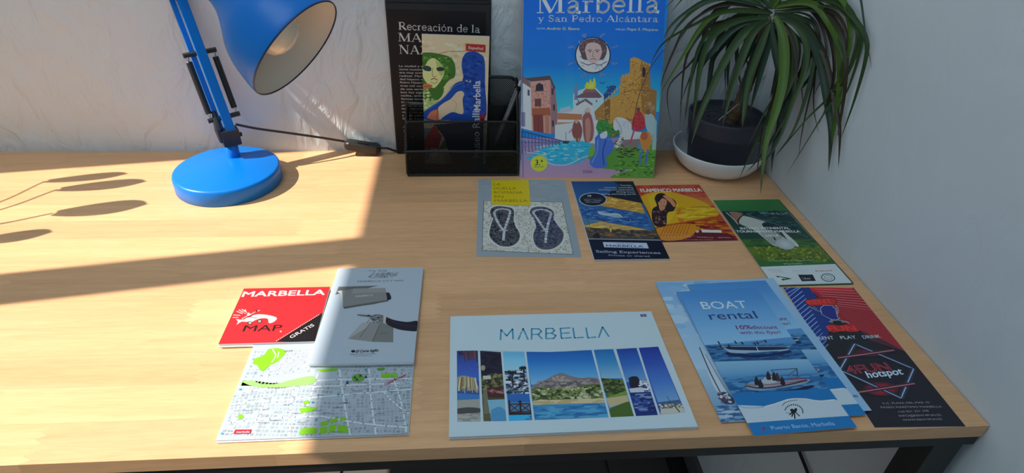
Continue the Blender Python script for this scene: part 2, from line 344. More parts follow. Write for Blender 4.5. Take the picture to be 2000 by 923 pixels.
# ------------------------------------------------------------------ desk: finger-jointed beech staves on a black steel frame
def wood():
    m = mat('beech_butcher_block', (.5, .3, .15, 1), rough=.42, spec=.35); nt = m.node_tree; b = nt.nodes['Principled BSDF']
    tc = nt.nodes['Texture Coordinate']; oi = nt.nodes.new('ShaderNodeObjectInfo')
    ad_ = nt.nodes.new('ShaderNodeVectorMath'); ad_.operation = 'MULTIPLY_ADD'; ad_.inputs[1].default_value = (1, 1, 1)
    cm = nt.nodes.new('ShaderNodeCombineXYZ'); mu = nt.nodes.new('ShaderNodeMath'); mu.operation = 'MULTIPLY'; mu.inputs[1].default_value = 13
    nt.links.new(oi.outputs['Random'], mu.inputs[0]); nt.links.new(mu.outputs[0], cm.inputs[0]); nt.links.new(mu.outputs[0], cm.inputs[1])
    nt.links.new(tc.outputs['Object'], ad_.inputs[0]); nt.links.new(cm.outputs[0], ad_.inputs[2])
    mp = nt.nodes.new('ShaderNodeMapping'); mp.inputs['Scale'].default_value = (2.5, 42, 42); nt.links.new(ad_.outputs[0], mp.inputs[0])
    n = nt.nodes.new('ShaderNodeTexNoise'); n.inputs['Scale'].default_value = 2.2; n.inputs['Detail'].default_value = 6; n.inputs['Distortion'].default_value = .5; nt.links.new(mp.outputs[0], n.inputs[0])
    cr = nt.nodes.new('ShaderNodeValToRGB'); e = cr.color_ramp.elements
    e[0].position = .25; e[0].color = (.73, .39, .19, 1); e[1].position = .75; e[1].color = (.84, .475, .25, 1); nt.links.new(n.outputs[0], cr.inputs[0])
    mp2 = nt.nodes.new('ShaderNodeMapping'); mp2.inputs['Scale'].default_value = (20, 260, 260); nt.links.new(ad_.outputs[0], mp2.inputs[0])
    n2 = nt.nodes.new('ShaderNodeTexNoise'); n2.inputs['Scale'].default_value = 2; nt.links.new(mp2.outputs[0], n2.inputs[0])
    r2 = nt.nodes.new('ShaderNodeMapRange'); r2.inputs['From Min'].default_value = .3; r2.inputs['From Max'].default_value = .7; r2.inputs['To Min'].default_value = .93; r2.inputs['To Max'].default_value = 1.04; nt.links.new(n2.outputs[0], r2.inputs[0])
    r3 = nt.nodes.new('ShaderNodeMapRange'); r3.inputs['To Min'].default_value = .89; r3.inputs['To Max'].default_value = 1.05; nt.links.new(oi.outputs['Random'], r3.inputs[0])
    m3 = nt.nodes.new('ShaderNodeMath'); m3.operation = 'MULTIPLY'; nt.links.new(r2.outputs[0], m3.inputs[0]); nt.links.new(r3.outputs[0], m3.inputs[1])
    mx = nt.nodes.new('ShaderNodeMix'); mx.data_type = 'RGBA'; mx.blend_type = 'MULTIPLY'; mx.inputs[0].default_value = 1
    nt.links.new(cr.outputs[0], mx.inputs[6]); nt.links.new(m3.outputs[0], mx.inputs[7]); nt.links.new(mx.outputs[2], b.inputs['Base Color'])
    bp = nt.nodes.new('ShaderNodeBump'); bp.inputs['Strength'].default_value = .08; bp.inputs['Distance'].default_value = .0005; nt.links.new(n2.outputs[0], bp.inputs['Height']); nt.links.new(bp.outputs[0], b.inputs['Normal'])
    return m
M_wood = wood()
M_black = mat('black_powder_coated_steel', (.012, .012, .014, 1), rough=.45)
XL = -1000
dk = thing('desk', 'long light wood desk with black steel frame standing against the white walls', 'desk', (-276, -300, -740))
R_ = random.Random(5); RW = 601/14
joint = {5: [-413], 4: [-442, -210], 6: [-395, 60], 3: [-280, 210]}
seen = {2: [(426, 455)], 3: []}
fixed = {}
for (jx, jy) in ((426, 455), (350, 533), (658, 495), (591, 430), (1108, 521), (600, 735), (380, 745)):
    p = desk(jx, jy); fixed.setdefault(int(-p.y//RW), []).append(p.x)
for r in range(14):
    y1 = -r*RW-.04; y0 = -(r+1)*RW+.04
    xs = sorted(fixed.get(r, []))
    x = XL+R_.uniform(120, 420)
    while x < XR-90:
        if all(abs(x-q) > 170 for q in xs): xs.append(x)
        x += R_.uniform(210, 430)
    xs = [XL]+sorted(xs)+[XR-1.5]
    for a, b in zip(xs, xs[1:]):
        nt_ = 10
        def comb(x, up):
            if x in (XL, XR-1.5): ys = [0, 1]; o = [0, 0]
            else: ys = [k/nt_ for k in range(nt_+1)]; o = [4.2 if k % 2 else -4.2 for k in range(nt_+1)]
            return [(x+q, y0+(y1-y0)*t) for t, q in zip(ys, o)]
        lft, rgt = comb(a, 0), comb(b, 0)
        lft = [(p[0]+.05, p[1]) for p in lft]; rgt = [(p[0]-.05, p[1]) for p in rgt]
        loop = rgt+lft[::-1]; n = len(loop); zb = -16
        cx = (a+b)/2; 
        vs = [(p[0], p[1], 0) for p in loop]+[(p[0], p[1], zb) for p in loop]
        fs = [tuple(range(n)), tuple(range(2*n-1, n-1, -1))]+[(i+n, (i+1) % n+n, (i+1) % n, i) for i in range(n)]
        mk('stave', vs, fs, M_wood, dk)
G().box((XL+8, -600, -29), (XR-3, -570, -16.2)).out('front_rail', M_black, dk)
G().box((XL+8, -32, -41), (XR-3, -6, -16.2)).out('back_rail', M_black, dk)
for x in (XR-44, XL+8):
    G().box((x, -600, -739), (x+30, -570, -29)).out('leg', M_black, dk)
    G().box((x, -32, -739), (x+30, -6, -41)).out('leg', M_black, dk)
    G().box((x, -569.8, -739), (x+30, -32.2, -715)).out('foot_bar', M_black, dk)
g = G().tube(catmull([(XR-5, -60, -120), (XR-5, -200, -215), (XR-5, -330, -276), (XR-5, -404, -299), (XR-5, -444, -309), (XR-5, -520, -335), (XR-5, -580, -430), (XR-5, -625, -600), (XR-14, -650, -736)], 8), 2.6, 8)
o = g.out('cable', mat('black_rubber', (.01, .01, .011, 1), rough=.5)); o['label'] = 'thin black cable hanging down the right wall below the desk'; o['category'] = 'cable'

# ------------------------------------------------------------------ desk lamp
M_blue = mat('satin_blue_enamel', (.001, .17, .62, 1), rough=.36, spec=.35)
M_bplas = mat('black_plastic', (.014, .014, .015, 1), rough=.38)
M_steel = mat('chrome_steel', (.6, .6, .6, 1), rough=.25, metal=1)
M_cream = mat('white_enamel_inside', (.74, .72, .64, 1), rough=.4)
BX, BY = -412, -106
lamp = thing('desk_lamp', 'blue adjustable desk lamp with round base and bell shade', 'lamp', (BX, BY, 0))
R = 76
G().lathe((BX, BY, 0), (0, 0, 1), [(0, 0), (0, R-1), (1, R), (20, R), (23.5, R-1.2), (25, R-4), (25.2, 0)], 96).out('base', M_blue, lamp, smooth=True)
PX, PY = -413, -68
G().lathe((PX, PY, 25), (0, 0, 1), [(0, 9.5), (26, 9.5), (26, 0)], 32).out('post', M_blue, lamp, smooth=True)
ph = math.radians(30); pg = Vector((math.cos(ph), math.sin(ph), 0))
A0 = Vector((PX+3, PY, 66)); ln = math.radians(19); AP = math.radians(42)
ad3 = (at_y(352, 0, -14)-A0).normalized()
pegd = (pg-ad3*pg.dot(ad3)).normalized(); nrm = ad3.cross(pegd)     # nrm: towards front/back of the arm
br = G()
br.bar((PX+2, PY, 46), (PX+2, PY, 70), 25, 20, pg)
br.out('joint_block', M_bplas, lamp)
b2 = G(); q = A0-pegd*9+nrm*0
side = (Vector((PX, PY, 52))-pegd*10, Vector((PX, PY, 72))-pegd*12, A0+ad3*34-pegd*11+nrm*4)
b2.tube(side, [5, 6, 3], 8)
b2.out('joint_bracket', M_bplas, lamp)
G().tube([Vector((PX+2, PY, 58))-pg*16, Vector((PX+2, PY, 58))+pg*17], 3.2, 12).out('hinge_bolt', M_bplas, lamp)
LA = 208
fr = nrm if nrm.y < 0 else -nrm
for off, nm, s in ((fr*3.5+pegd*1.5, 'lower_arm', 13), (fr*-8-pegd*9.5, 'lower_arm', 7)):
    g = G().bar(A0+off-ad3*6, A0+off+ad3*LA, s, 8, pegd); g.out(nm, M_blue, lamp)
for t in (118, 22):
    c = A0+ad3*t-fr*3
    G().tube([c-pegd*23, c-pegd*3], 3.6, 14).out('spring_peg', M_bplas, lamp); G().tube([c+pegd*3, c+pegd*23], 3.6, 14).out('spring_peg', M_bplas, lamp)
for sg in (-1, 1):
    a = A0+ad3*118-fr*3+pegd*sg*18.5; b = A0+ad3*22-fr*3+pegd*sg*18.5; d = (b-a)
    sp = G().tube([a+d*.10, a+d*.11, a+d*.89, a+d*.90], [3.9, 4.4, 4.4, 3.9], 16).out('spring', M_bplas, lamp, smooth=False)
    for p0, p1 in ((a, a+d*.13), (b-d*.13, b)):
        m_ = (p0+p1)/2
        G().tube(catmull([p0+pegd*1.6, p0+d.normalized()*3+pegd*2.2, m_+pegd*1.2, p1, m_-pegd*1.2, p0+d.normalized()*3-pegd*2.2, p0-pegd*1.6], 4), .7, 6).out('spring_hook', M_steel, sp)
# shade: opening centre, axis
SC = Vector((-267.3, -155.4, 218.9)); SA = Vector((.75542, -.32833, -.56705)); bk_ = -SA
prof = [(0, 74.6), (1.5, 75), (8, 74.6), (20, 72.2), (40, 67), (52, 62), (62, 56.5), (72, 49), (82, 41.5), (92, 34.5), (102, 29.2), (114, 25.5), (130, 23.6), (172, 23), (175, 21), (177, 0)]
pr = [tuple(v)[:2] for v in catmull([(a, b, 0) for a, b in prof[1:13]], 3)]
sh = G().lathe(SC, bk_, [(0, 73.8), (-.6, 74.3), (0, 74.8)]+pr+prof[13:], 96).out('lamp_shade', M_blue, lamp, smooth=True)
inn = [(0, 73.8)]+[(a, b-1.2) for a, b in pr if a > 1.6]+[(165, 21), (165, 0)]
G().lathe(SC, bk_, inn, 96).out('shade_lining', M_cream, sh, smooth=True)
G().lathe(SC, bk_, [(-.9, 73.6), (-1.1, 74.2), (-.9, 75), (.6, 75.3), (.6, 73.5), (-.9, 73.6)], 96).out('shade_rim', mat('dark_blue_rim', (.01, .03, .09, 1), rough=.4), sh, smooth=True)
M_bulb = mat('opal_glass_bulb', (.80, .76, .62, 1), rough=.12, spec=.6, coat=.5)
G().lathe(SC, bk_, [(8, 0), (8.7, 8), (11, 16.5), (16, 24), (24, 28.6), (33, 30), (42, 28.6), (53, 23.5), (64, 16.5), (76, 13.5), (90, 13)], 48).out('light_bulb', M_bulb, lamp, smooth=True)
G().lathe(SC, bk_, [(88, 0), (88, 16), (164, 18)], 32).out('bulb_socket', M_bplas, lamp, smooth=True)
E1 = A0+ad3*LA; nk = SC+bk_*172
E1b = E1+Vector((0, 0, 6))
G().tube([E1b-pegd*14, E1b+pegd*14], 11, 20).out('elbow_joint', M_bplas, lamp)
g = G().bar(E1b, nk+Vector((0, 0, 16)), 9, 14, pegd); g.out('upper_arm', M_blue, lamp)
G().tube([nk+Vector((0, 0, 20)), nk-bk_*8], 9, 16).out('shade_joint', M_bplas, lamp)
M_cord = mat('black_cord', (.012, .012, .013, 1), rough=.45)
SW0, SW1 = at_y(674, 283, -12), at_y(743, 290, -12)
C0 = at_y(460, 242.5, -66)
cpt = [C0, at_y(500, 250.5, -58), at_y(560, 259, -45), at_y(620, 267.5, -30), at_y(673, 276, -15)]
G().tube(catmull(cpt, 8), 1.9, 10).out('cord', M_cord, lamp)
cb = catmull([at_y(743, 289, -12), at_y(757, 289.5, -11), at_y(775, 295, -8), (-140, -9, 1.95), (-60, -7, 1.95), (120, -8, 1.95)], 8)
G().tube([(p[0], p[1], max(p[2], 1.95)) for p in cb], 1.9, 10).out('cord', M_cord, lamp)
s0, s1 = at_y(673, 281, -13), at_y(744, 291.5, -13); s0.z = max(s0.z, 11); s1.z = max(s1.z, 9)
g = G(); n0 = Vector((0, 1, 0)); d = (s1-s0).normalized(); upv = d.cross(n0).normalized(); upv = upv if upv.z > 0 else -upv
for k, (t, w, h) in enumerate([(0, 8, 6), (.04, 17, 11), (.12, 20, 15), (.88, 20, 14), (.96, 17, 11), (1, 8, 6)]):
    c = s0.lerp(s1, t); g.v += [tuple(c+n0*(i*w/2)+upv*(j*h/2)) for i, j in ((-1,-.75),(-.75,-1),(.75,-1),(1,-.75),(1,.75),(.75,1),(-.75,1),(-1,.75))]
for k in range(5): g.f += [(k*8+i, k*8+(i+1) % 8, k*8+8+(i+1) % 8, k*8+8+i) for i in range(8)]
g.f += [tuple(range(8))[::-1], tuple(range(40, 48))]
sw = g.out('inline_switch', M_bplas, lamp)
c = s0.lerp(s1, .5)+upv*7.2; G().bar(c-d*9, c+d*9, 9, 3, n0).out('rocker', M_cord, sw)

# ------------------------------------------------------------------ mesh organiser
M_mesh = mat('black_wire_mesh', (.010, .010, .011, 1), rough=.4)
OX0, OX1, OYF, OYM, OYB = -144.5, 29.5, -91, -62, -22
org = thing('desk_organizer', 'black wire mesh desk organizer holding a leaflet and a pen', 'organizer', (-57, -56, 0))
def mesh_panel(name, P, U, V, w, h, top=None, pitch=3.0, bw=1.35):
    """diamond lattice in the plane P + u*U + v*V; `top(u)` gives the upper edge"""
    P, U, V = Vector(P), Vector(U), Vector(V); Nn = U.cross(V); g = G()
    top = top or (lambda u: h)
    for sg in (1, -1):
        k = -h if sg == 1 else 0
        while k < w+h:
            # line u = k + sg*v*1.0  (slope .62 vertical stretch)
            v0, pts = 0, []
            st = 24
            for i in range(st+1):
                v = h*i/st; u = k+sg*v*.8
                if 0 <= u <= w and v <= top(u): pts.append((u, v))
            if len(pts) > 1:
                a, b = pts[0], pts[-1]; nx, ny = .78, -.62*sg
                q = [P+U*(a[0]-nx*bw/2)+V*(a[1]), P+U*(a[0]+nx*bw/2)+V*(a[1]), P+U*(b[0]+nx*bw/2)+V*b[1], P+U*(b[0]-nx*bw/2)+V*b[1]]
                g.add([v_+Nn*.25 for v_ in q]+[v_-Nn*.25 for v_ in q], [(0,1,2,3),(7,6,5,4),(0,4,5,1),(2,6,7,3)])
            k += pitch
    return g.out(name, M_mesh, org, kind='stuff')
X, Y, Z = Vector((1, 0, 0)), Vector((0, 1, 0)), Vector((0, 0, 1))
HF, HM, HB0, HB = 43, 80, 92, 138
mesh_panel('mesh_front', (OX0, OYF, 2), X, Z, OX1-OX0, HF-3)
mesh_panel('mesh_middle', (OX0+2, OYM, 2), X, Z, OX1-OX0-4, HM-3)
mesh_panel('mesh_back', (OX0+2, OYB, 2), X, Z, OX1-OX0-2, HB-3, top=lambda u: (HB-3 if u > OX1-OX0-62 else HB0-3))
mesh_panel('mesh_divider', (-25, OYM, 2), Y, Z, OYB-OYM, HM-2)
def sidetop(u): return HF-2 if u < 29 else (HF+(u-29)/40*(HM+10-HF) if u < 29 else HM-2)
mesh_panel('mesh_side', (OX0, OYF, 2), Y, Z, OYB-OYF, HM-2, top=sidetop)
mesh_panel('mesh_side', (OX1, OYF, 2), Y, Z, OYB-OYF, HB-3, top=lambda u: HF-2 if u < 26 else (HM-2 if u < 40 else HB-4))
mesh_panel('mesh_bottom', (OX0, OYF, 1.2), X, Y, OX1-OX0, OYB-OYF)
def rim(pts, r=1.7, n=4): G().tube(catmull(pts, n), r, 8).out('rim', M_mesh, org)
rim([(OX0, OYF, 4), (OX0, OYF, HF-8), (OX0+1.5, OYF, HF-2), (OX0+8, OYF, HF), (0, OYF, HF), (OX1-8, OYF, HF), (OX1-1.5, OYF, HF-2), (OX1, OYF, HF-8), (OX1, OYF, 4)], 1.9)
rim([(OX0, OYF, 2.2), (-60, OYF, 2.2), (OX1, OYF, 2.2)], 2.1)
rim([(OX0, OYM, 4), (OX0, OYM, HM-12), (OX0+2, OYM, HM-3), (OX0+10, OYM, HM), (-60, OYM, HM), (OX1-10, OYM, HM), (OX1-2, OYM, HM-3), (OX1, OYM, HM-12), (OX1, OYM, 4)], 2.0)
rim([(OX0, OYF, HF-3), (OX0, OYF+14, HF+2), (OX0, OYM-6, HM-14), (OX0, OYM+6, HM+2), (OX0, OYB, HB0)], 1.7)
rim([(OX1, OYF, HF-3), (OX1, OYF+12, HF+4), (OX1, OYM-4, HM-8), (OX1, OYM+14, HM+20), (OX1, OYB-2, HB-14), (OX1-1, OYB, HB-8)], 1.9)
rim([(OX0, OYB, 4), (OX0, OYB, HB0-4), (OX0+6, OYB, HB0), (-60, OYB, HB0), (-36, OYB, HB0+2), (-31, OYB, HB0+12), (-31, OYB, HB-8), (-28, OYB, HB-1), (-20, OYB, HB), (OX1-14, OYB, HB), (OX1-4, OYB, HB-4), (OX1, OYB, HB-14), (OX1, OYB, 4)], 2.6)
G().box((OX0, OYF, .6), (OX1, OYB, 1.1)).out('base_sheet', M_mesh, org)
G().box((-26.5, OYM, HM-3), (-23.5, OYB, HM)).out('divider_rim', M_mesh, org)
# a solid band at the foot of the back of the pen compartment
G().box((-24, OYB-1.2, 60), (OX1-2, OYB-.6, 92)).out('back_band', M_mesh, org)
p0, p1 = at_y(966, 285, -46), at_y(1014, 168, -31)
pen = thing('pen', 'slim clear pen leaning in the right compartment of the organizer', 'pen', tuple(p0))
M_clear = mat('smoky_clear_plastic', (.16, .16, .15, 1), rough=.12, spec=.8, coat=.6)
dd = (p1-p0).normalized()
G().tube([p0, p0+dd*6, p0+dd*8, p0+(p1-p0)*.93], [.8, 2.6, 4.2, 4.2], 6).out('barrel', M_clear, pen)
G().tube([p0+(p1-p0)*.93, p1], 4.4, 12).out('collar', M_bplas, pen)
G().tube([p1, p1+dd*9], [3.2, 2.4], 12).out('button', mat('white_plastic', (.8, .8, .8, 1), rough=.3), pen)
G().tube([p1-dd*2+Vector((-4, -3, 0)), p1-dd*34+Vector((-4, -3, 0))], 1, 8).out('clip', M_steel, pen)

# ------------------------------------------------------------------ plant in its bowl
CX, CY = 368.5, -58
M_bowl = mat('white_glazed_bowl', (.84, .86, .88, 1), rough=.3, coat=.2)
bw = G().lathe((CX, CY, 0), (0, 0, 1), [(0, 0), (0, 50), (1.5, 54), (8, 62), (18, 69.5), (28, 73.5), (36, 75.5), (37.5, 75), (37.5, 73.6), (36, 73), (28, 71), (18, 67), (8, 58), (4, 50), (4, 0)], 72)
bo = bw.out('plant_bowl', M_bowl, smooth=True); bo['label'] = 'shallow white bowl under the potted plant in the corner'; bo['category'] = 'bowl'
pl = thing('potted_plant', 'dracaena with long drooping narrow leaves in a dark grey pot', 'plant', (CX, CY, 4.2))
M_pot = mat('dark_slate_plastic', (.05, .052, .075, 1), rough=.5)
G().lathe((CX, CY, 4.2), (0, 0, 1), [(0, 0), (0, 45), (2, 47), (60, 54.5), (61, 56.5), (64, 57), (86, 60), (90, 60.5), (90.6, 60), (90.6, 58), (88, 57.5), (76, 56), (76, 0)], 72).out('pot', M_pot, pl, smooth=True)
M_soil = mat('dark_soil', (.018, .013, .010, 1), rough=.95, bump=(160, 1, .004), vary=(90, .5))
rs = random.Random(3); g = G(); N = 26
for i in range(N+1):
    for k in range(36):
        r = 56*i/N; t = 2*math.pi*k/36; g.v.append((CX+r*math.cos(t), CY+r*math.sin(t), 79.5+rs.uniform(-1.4, 1.4)))
for i in range(N):
    for k in range(36): g.f.append((i*36+k, i*36+(k+1) % 36, (i+1)*36+(k+1) % 36, (i+1)*36+k))
g.out('soil', M_soil, pl)
CR = at_y(1505, 27, -88)
M_trunk = mat('ringed_brown_trunk', (.17, .10, .055, 1), rough=.85, bump=(140, .6, .002), vary=(60, .35))
t0 = at_y(1437, 212, -62); t0.z = 78
tp = catmull([t0, t0.lerp(CR, .33)+Vector((2, 0, 0)), t0.lerp(CR, .66)+Vector((1, 0, 0)), CR-(CR-t0)*.02], 14); g = G()
g.tube(tp, [(9.5-.035*i+(1.0 if i % 3 == 0 else 0))*min(1, .25+(len(tp)-1-i)/6) for i in range(len(tp))], 14)
g.out('trunk', M_trunk, pl, smooth=False)
for i in range(2): pass
twig = G().tube([at_y(1403, 235, -95), at_y(1452, 195, -75)], .8, 6).out('twig', mat('pale_twig', (.5, .46, .40, 1), rough=.7), pl)
M_leaf = mat('green_leaf', (.05, .11, .03, 1), rough=.45, spec=.3, attr=True)
leaves = [ # points in a crop at (1270, 0) enlarged 2.307 times; width mm; depth offset of the tip; hue
 ([(560,66),(596,150),(604,330),(566,500),(520,650),(497,872)],17,-95,2),
 ([(560,62),(680,112),(760,250),(800,470),(815,600),(803,772)],15,-60,0),
 ([(565,30),(720,10),(800,90),(855,220),(850,420),(825,590),(812,660)],13,-50,2),
 ([(560,20),(800,0),(900,60),(972,170),(970,270),(920,450),(855,632)],8,-20,1),
 ([(560,0),(800,-70),(930,-60),(965,120),(998,312)],4,-10,0),
 ([(580,10),(840,-10),(935,110),(935,220),(880,350),(790,500),(610,792)],6,-60,1),
 ([(560,60),(650,150),(735,260),(742,330),(690,560),(665,722)],4,-30,3),
 ([(560,70),(700,150),(742,250),(700,440),(640,600),(560,705)],7,-50,1),
 ([(550,60),(420,40),(300,60),(200,110),(60,190),(0,292)],6,-60,1),
 ([(550,40),(300,-10),(170,50),(90,120),(60,178)],7,-30,0),
 ([(540,60),(330,50),(230,120),(150,250),(40,427)],9,-50,2),
 ([(530,80),(350,80),(250,190),(170,300),(75,400),(100,588)],4,-20,3),
 ([(520,90),(300,100),(190,200),(150,320),(133,578)],6,-10,3),
 ([(530,90),(330,110),(235,220),(190,340),(150,578)],6,-10,0),
 ([(530,90),(400,110),(300,210),(215,330),(210,500)],12,-20,0),
 ([(540,90),(440,130),(350,250),(280,390),(225,520),(185,650)],15,-70,1),
 ([(540,90),(460,150),(400,300),(360,420),(325,570)],13,-60,1),
 ([(540,100),(505,190),(450,350),(425,500),(415,575)],13,-50,1),
 ([(545,100),(530,200),(490,350),(450,500)],13,-20,0),
 ([(550,90),(640,150),(650,300),(600,440),(500,590),(400,805)],11,-75,1),
 ([(560,90),(660,180),(645,330),(610,480),(560,640),(545,782)],13,-60,0),
 ([(560,80),(650,110),(705,200),(690,340),(640,460),(575,640),(480,775)],11,-70,1),
 ([(560,60),(760,50),(840,180),(870,280),(820,420),(700,540),(560,712)],6,-40,1),
 ([(560,50),(800,40),(880,130),(885,250),(878,402)],6,0,3),
 ([(560,40),(850,30),(945,130),(950,210),(900,380),(845,490)],6,-20,1),
 ([(550,60),(380,10),(280,60),(235,180),(200,290),(130,480)],7,-10,3),
 ([(540,80),(440,90),(370,180),(350,300),(350,440)],10,10,0),
 ([(550,60),(430,-10),(250,10),(130,110),(70,210)],8,10,1),
 ([(540,80),(400,90),(280,160),(230,280),(205,440),(190,560)],12,-40,1),
 ([(550,100),(590,200),(570,360),(545,480)],13,0,0),
 ([(550,100),(620,190),(620,320),(575,470),(520,600)],14,-30,0),
 ([(560,40),(700,20),(790,110),(830,260),(815,420),(760,560)],8,10,3),
 ([(560,60),(720,90),(760,180),(735,330),(600,480),(500,640)],7,10,0),
 ([(560,60),(700,60),(760,140),(745,300),(735,480),(760,600)],4,0,3),
 ([(550,40),(470,-10),(360,10),(270,100),(230,220),(200,400)],9,20,0),
 ([(560,30),(600,-60),(700,-110),(820,-60),(890,60)],9,-30,1),
 ([(550,40),(590,-40),(620,-140)],10,-20,2),
 ([(550,40),(530,-60),(460,-130)],10,0,1),
 ([(555,40),(640,-80),(760,-150)],9,0,1),
 ([(550,40),(460,-60),(330,-110),(200,-60),(90,60)],8,0,1),
 ([(560,40),(720,-40),(860,-10),(900,110),(890,260),(830,430)],9,-20,2),
 ([(560,60),(680,80),(720,170),(700,320),(640,450),(610,560)],10,-20,1),
 ([(540,70),(420,60),(330,130),(280,260),(260,400),(245,520)],10,0,0),
 ([(560,60),(660,70),(700,180),(680,330),(690,500)],5,20,3),
 ([(545,90),(500,150),(430,260),(370,380),(330,500)],10,20,0),
 ([(540,50),(330,20),(170,110),(110,220),(60,340),(45,400)],5,-20,3),
 ([(545,60),(460,60),(400,160),(390,290),(420,420)],9,-10,0),
 ([(545,100),(560,220),(590,380),(580,560),(540,700)],12,-60,0),
 ([(560,80),(620,130),(655,250),(645,420),(590,560),(500,700),(430,780)],7,-80,3)]
_x = random.Random(21)
for k, (pts, w, d_, hu) in enumerate(list(leaves)):
    if w < 8 or pts[-1][1] < 0: continue
    ox, oy, sc = _x.uniform(-34, 34), _x.uniform(-40, 25), _x.uniform(.72, 1.0)
    q = [pts[0]]+[(pts[0][0]+(p[0]-pts[0][0])*(sc+.08)+ox*i/len(pts), pts[0][1]+(p[1]-pts[0][1])*sc+oy*i/len(pts)) for i, p in enumerate(pts[1:], 1)]
    leaves.append((q, w*.62, d_+_x.uniform(5, 35), _x.choice([0, 3, 3, 1])))
hues = [((.010,.034,.018),(.020,.055,.024)), ((.020,.050,.012),(.036,.080,.016)), ((.050,.115,.010),(.08,.16,.014)), ((.020,.020,.010),(.036,.028,.013))]
rl = random.Random(11); DC = (CR-CO).length
for pts, w, dd_, hu in leaves:
    px = catmull([(p[0]/2.307+1270, p[1]/2.307, 0) for p in pts], 5); n = len(px); P = []
    for i, p in enumerate(px):
        t = i/(n-1); d = ray(p[0], p[1]).normalized(); ds = DC+dd_*(t**1.1)+4*math.sin(t*3.1)
        for _ in range(60):
            q = CO+d*ds
            if q.x > 441 or q.y > -6 or q.z < 2.5: ds -= 8
            elif q.x < 262 and q.z < 300 and q.y > -28-(253-q.z)*.3-8 : ds -= 8
            else: break
        P.append(q)
    for _ in range(2): P = [P[0]]+[(P[i-1]+P[i]*2+P[i+1])/4 for i in range(1, n-1)]+[P[-1]]
    c0, c1 = hues[hu]; g = G(); cs = []
    tw = rl.uniform(-.5, .5)
    for i in range(n):
        t = i/(n-1); tg = (P[min(i+1, n-1)]-P[max(i-1, 0)]).normalized(); vd = (P[i]-CO).normalized()
        sd_ = tg.cross(vd).normalized(); nn = sd_.cross(tg).normalized(); a = tw*t+rl.uniform(-.03, .03)
        s2 = sd_*math.cos(a)+nn*math.sin(a); n2 = nn*math.cos(a)-sd_*math.sin(a)
        hw = w*.43*(min(1, .34+t*2.4)*(1-t**2.4)**.85+.02)
        for k, (o_u, o_n) in enumerate(((-1, .16), (-.5, .02), (0, -.10), (.5, .02), (1, .16))):
            g.v.append(tuple(P[i]+s2*(hw*o_u)-n2*(hw*o_n)))
            e = abs(o_u); tipb = max(0, t-.86)/.14
            cc = [c0[j]*(1-e*.0)+(c1[j]-c0[j])*(.5+.5*math.sin(i*.7+k)*.4) for j in range(3)]
            if e == 1: cc = [cc[0]*.9+.012, cc[1]*.75, cc[2]*.8]
            cs.append((cc[0]*(1-tipb)+.07*tipb, cc[1]*(1-tipb)+.035*tipb, cc[2]*(1-tipb)+.015*tipb, 1))
    for i in range(n-1):
        for k in range(4): g.f.append((i*5+k, i*5+k+1, i*5+k+6, i*5+k+5))
    mk('leaf', g.v, g.f, M_leaf, pl, smooth=True, cols=cs)

# a broad-leaved plant on the desk by the window; only its shadow reaches the picture
LX, LY = -985, -290
p2 = thing('houseplant', 'broad-leaved houseplant on the far left end of the desk, seen by its shadow', 'plant', (LX+40, LY, 0))
G().lathe((LX+40, LY, 0), (0, 0, 1), [(0, 0), (0, 34), (60, 44), (62, 46), (70, 46), (70, 42), (60, 40), (60, 0)], 32).out('pot', M_pot, p2, smooth=True)
k_ = 1/math.tan(EL)
for i, (sx, sy, z, L_, wd) in enumerate([(-537, -103, 262, 150, 15), (-575, -78, 270, 140, 12), (-508, -170, 255, 150, 19), (-600, -240, 262, 120, 14)]):
    tip = Vector((sx-z*k_*math.cos(AZ), sy-z*k_*math.sin(AZ), z)); root = Vector((LX+40, LY, 62)); bs = tip+Vector((-L_*.72, -22, -6))
    G().tube(catmull([root, root.lerp(bs, .5)+Vector((0, 0, 50)), bs], 6), 1.6, 6).out('stem', M_leaf if False else M_trunk, p2)
    g = G(); n = 12; cs = []
    for j in range(n+1):
        t = j/n; c = bs.lerp(tip, t)+Vector((0, 0, 14*math.sin(t*3.14))); hw = wd*math.sin(math.pi*min(1, t*.93+.07))**.7*(1 if t < 1 else 0)+.3
        for o_u in (-1, 0, 1): g.v.append((c.x+.25*hw*o_u, c.y+hw*o_u, c.z-3*abs(o_u)+3)); cs.append((.04, .10, .02, 1))
    for j in range(n):
        for k in range(2): g.f.append((j*3+k, j*3+k+1, j*3+k+4, j*3+k+3))
    mk('leaf', g.v, g.f, M_leaf, p2, smooth=True, cols=cs)

# ------------------------------------------------------------------ printed matter
M_ink = mat('printed_ink', (.5, .5, .5, 1), rough=.5, spec=.3, attr=True)
M_inkg = mat('glossy_printed_ink', (.5, .5, .5, 1), rough=.4, spec=.3, coat=.05, attr=True)
M_white = mat('white_paper', (.66, .68, .69, 1), rough=.6)
def paper(name, w, h, z0, z1, m, parent, wob=0, ofs=(0, 0, 0), r=0, seed=1):
    """one sheet or block of sheets; the front edge may bow a little"""
    n = 12; g = G(); R = random.Random(seed); ph = R.random()*6
    ca, sa = math.cos(ofs[2]), math.sin(ofs[2])
    def P(u, v, z): return (u*ca-v*sa+ofs[0], u*sa+v*ca+ofs[1], z)
    top = [(-w/2+w*i/n, h/2) for i in range(n+1)]; bot = [(-w/2+w*i/n, -h/2-wob*math.sin(math.pi*i/n*1.7+ph)*.5) for i in range(n+1)]
    L = bot+top[::-1]; k = len(L)
    g.v = [P(u, v, z0) for u, v in L]+[P(u, v, z1) for u, v in L]
    g.f = [tuple(range(k))[::-1], tuple(range(k, 2*k))]+[(i, (i+1) % k, (i+1) % k+k, i+k) for i in range(k)]
    return mk(name, g.v, g.f, m, parent, world=False)
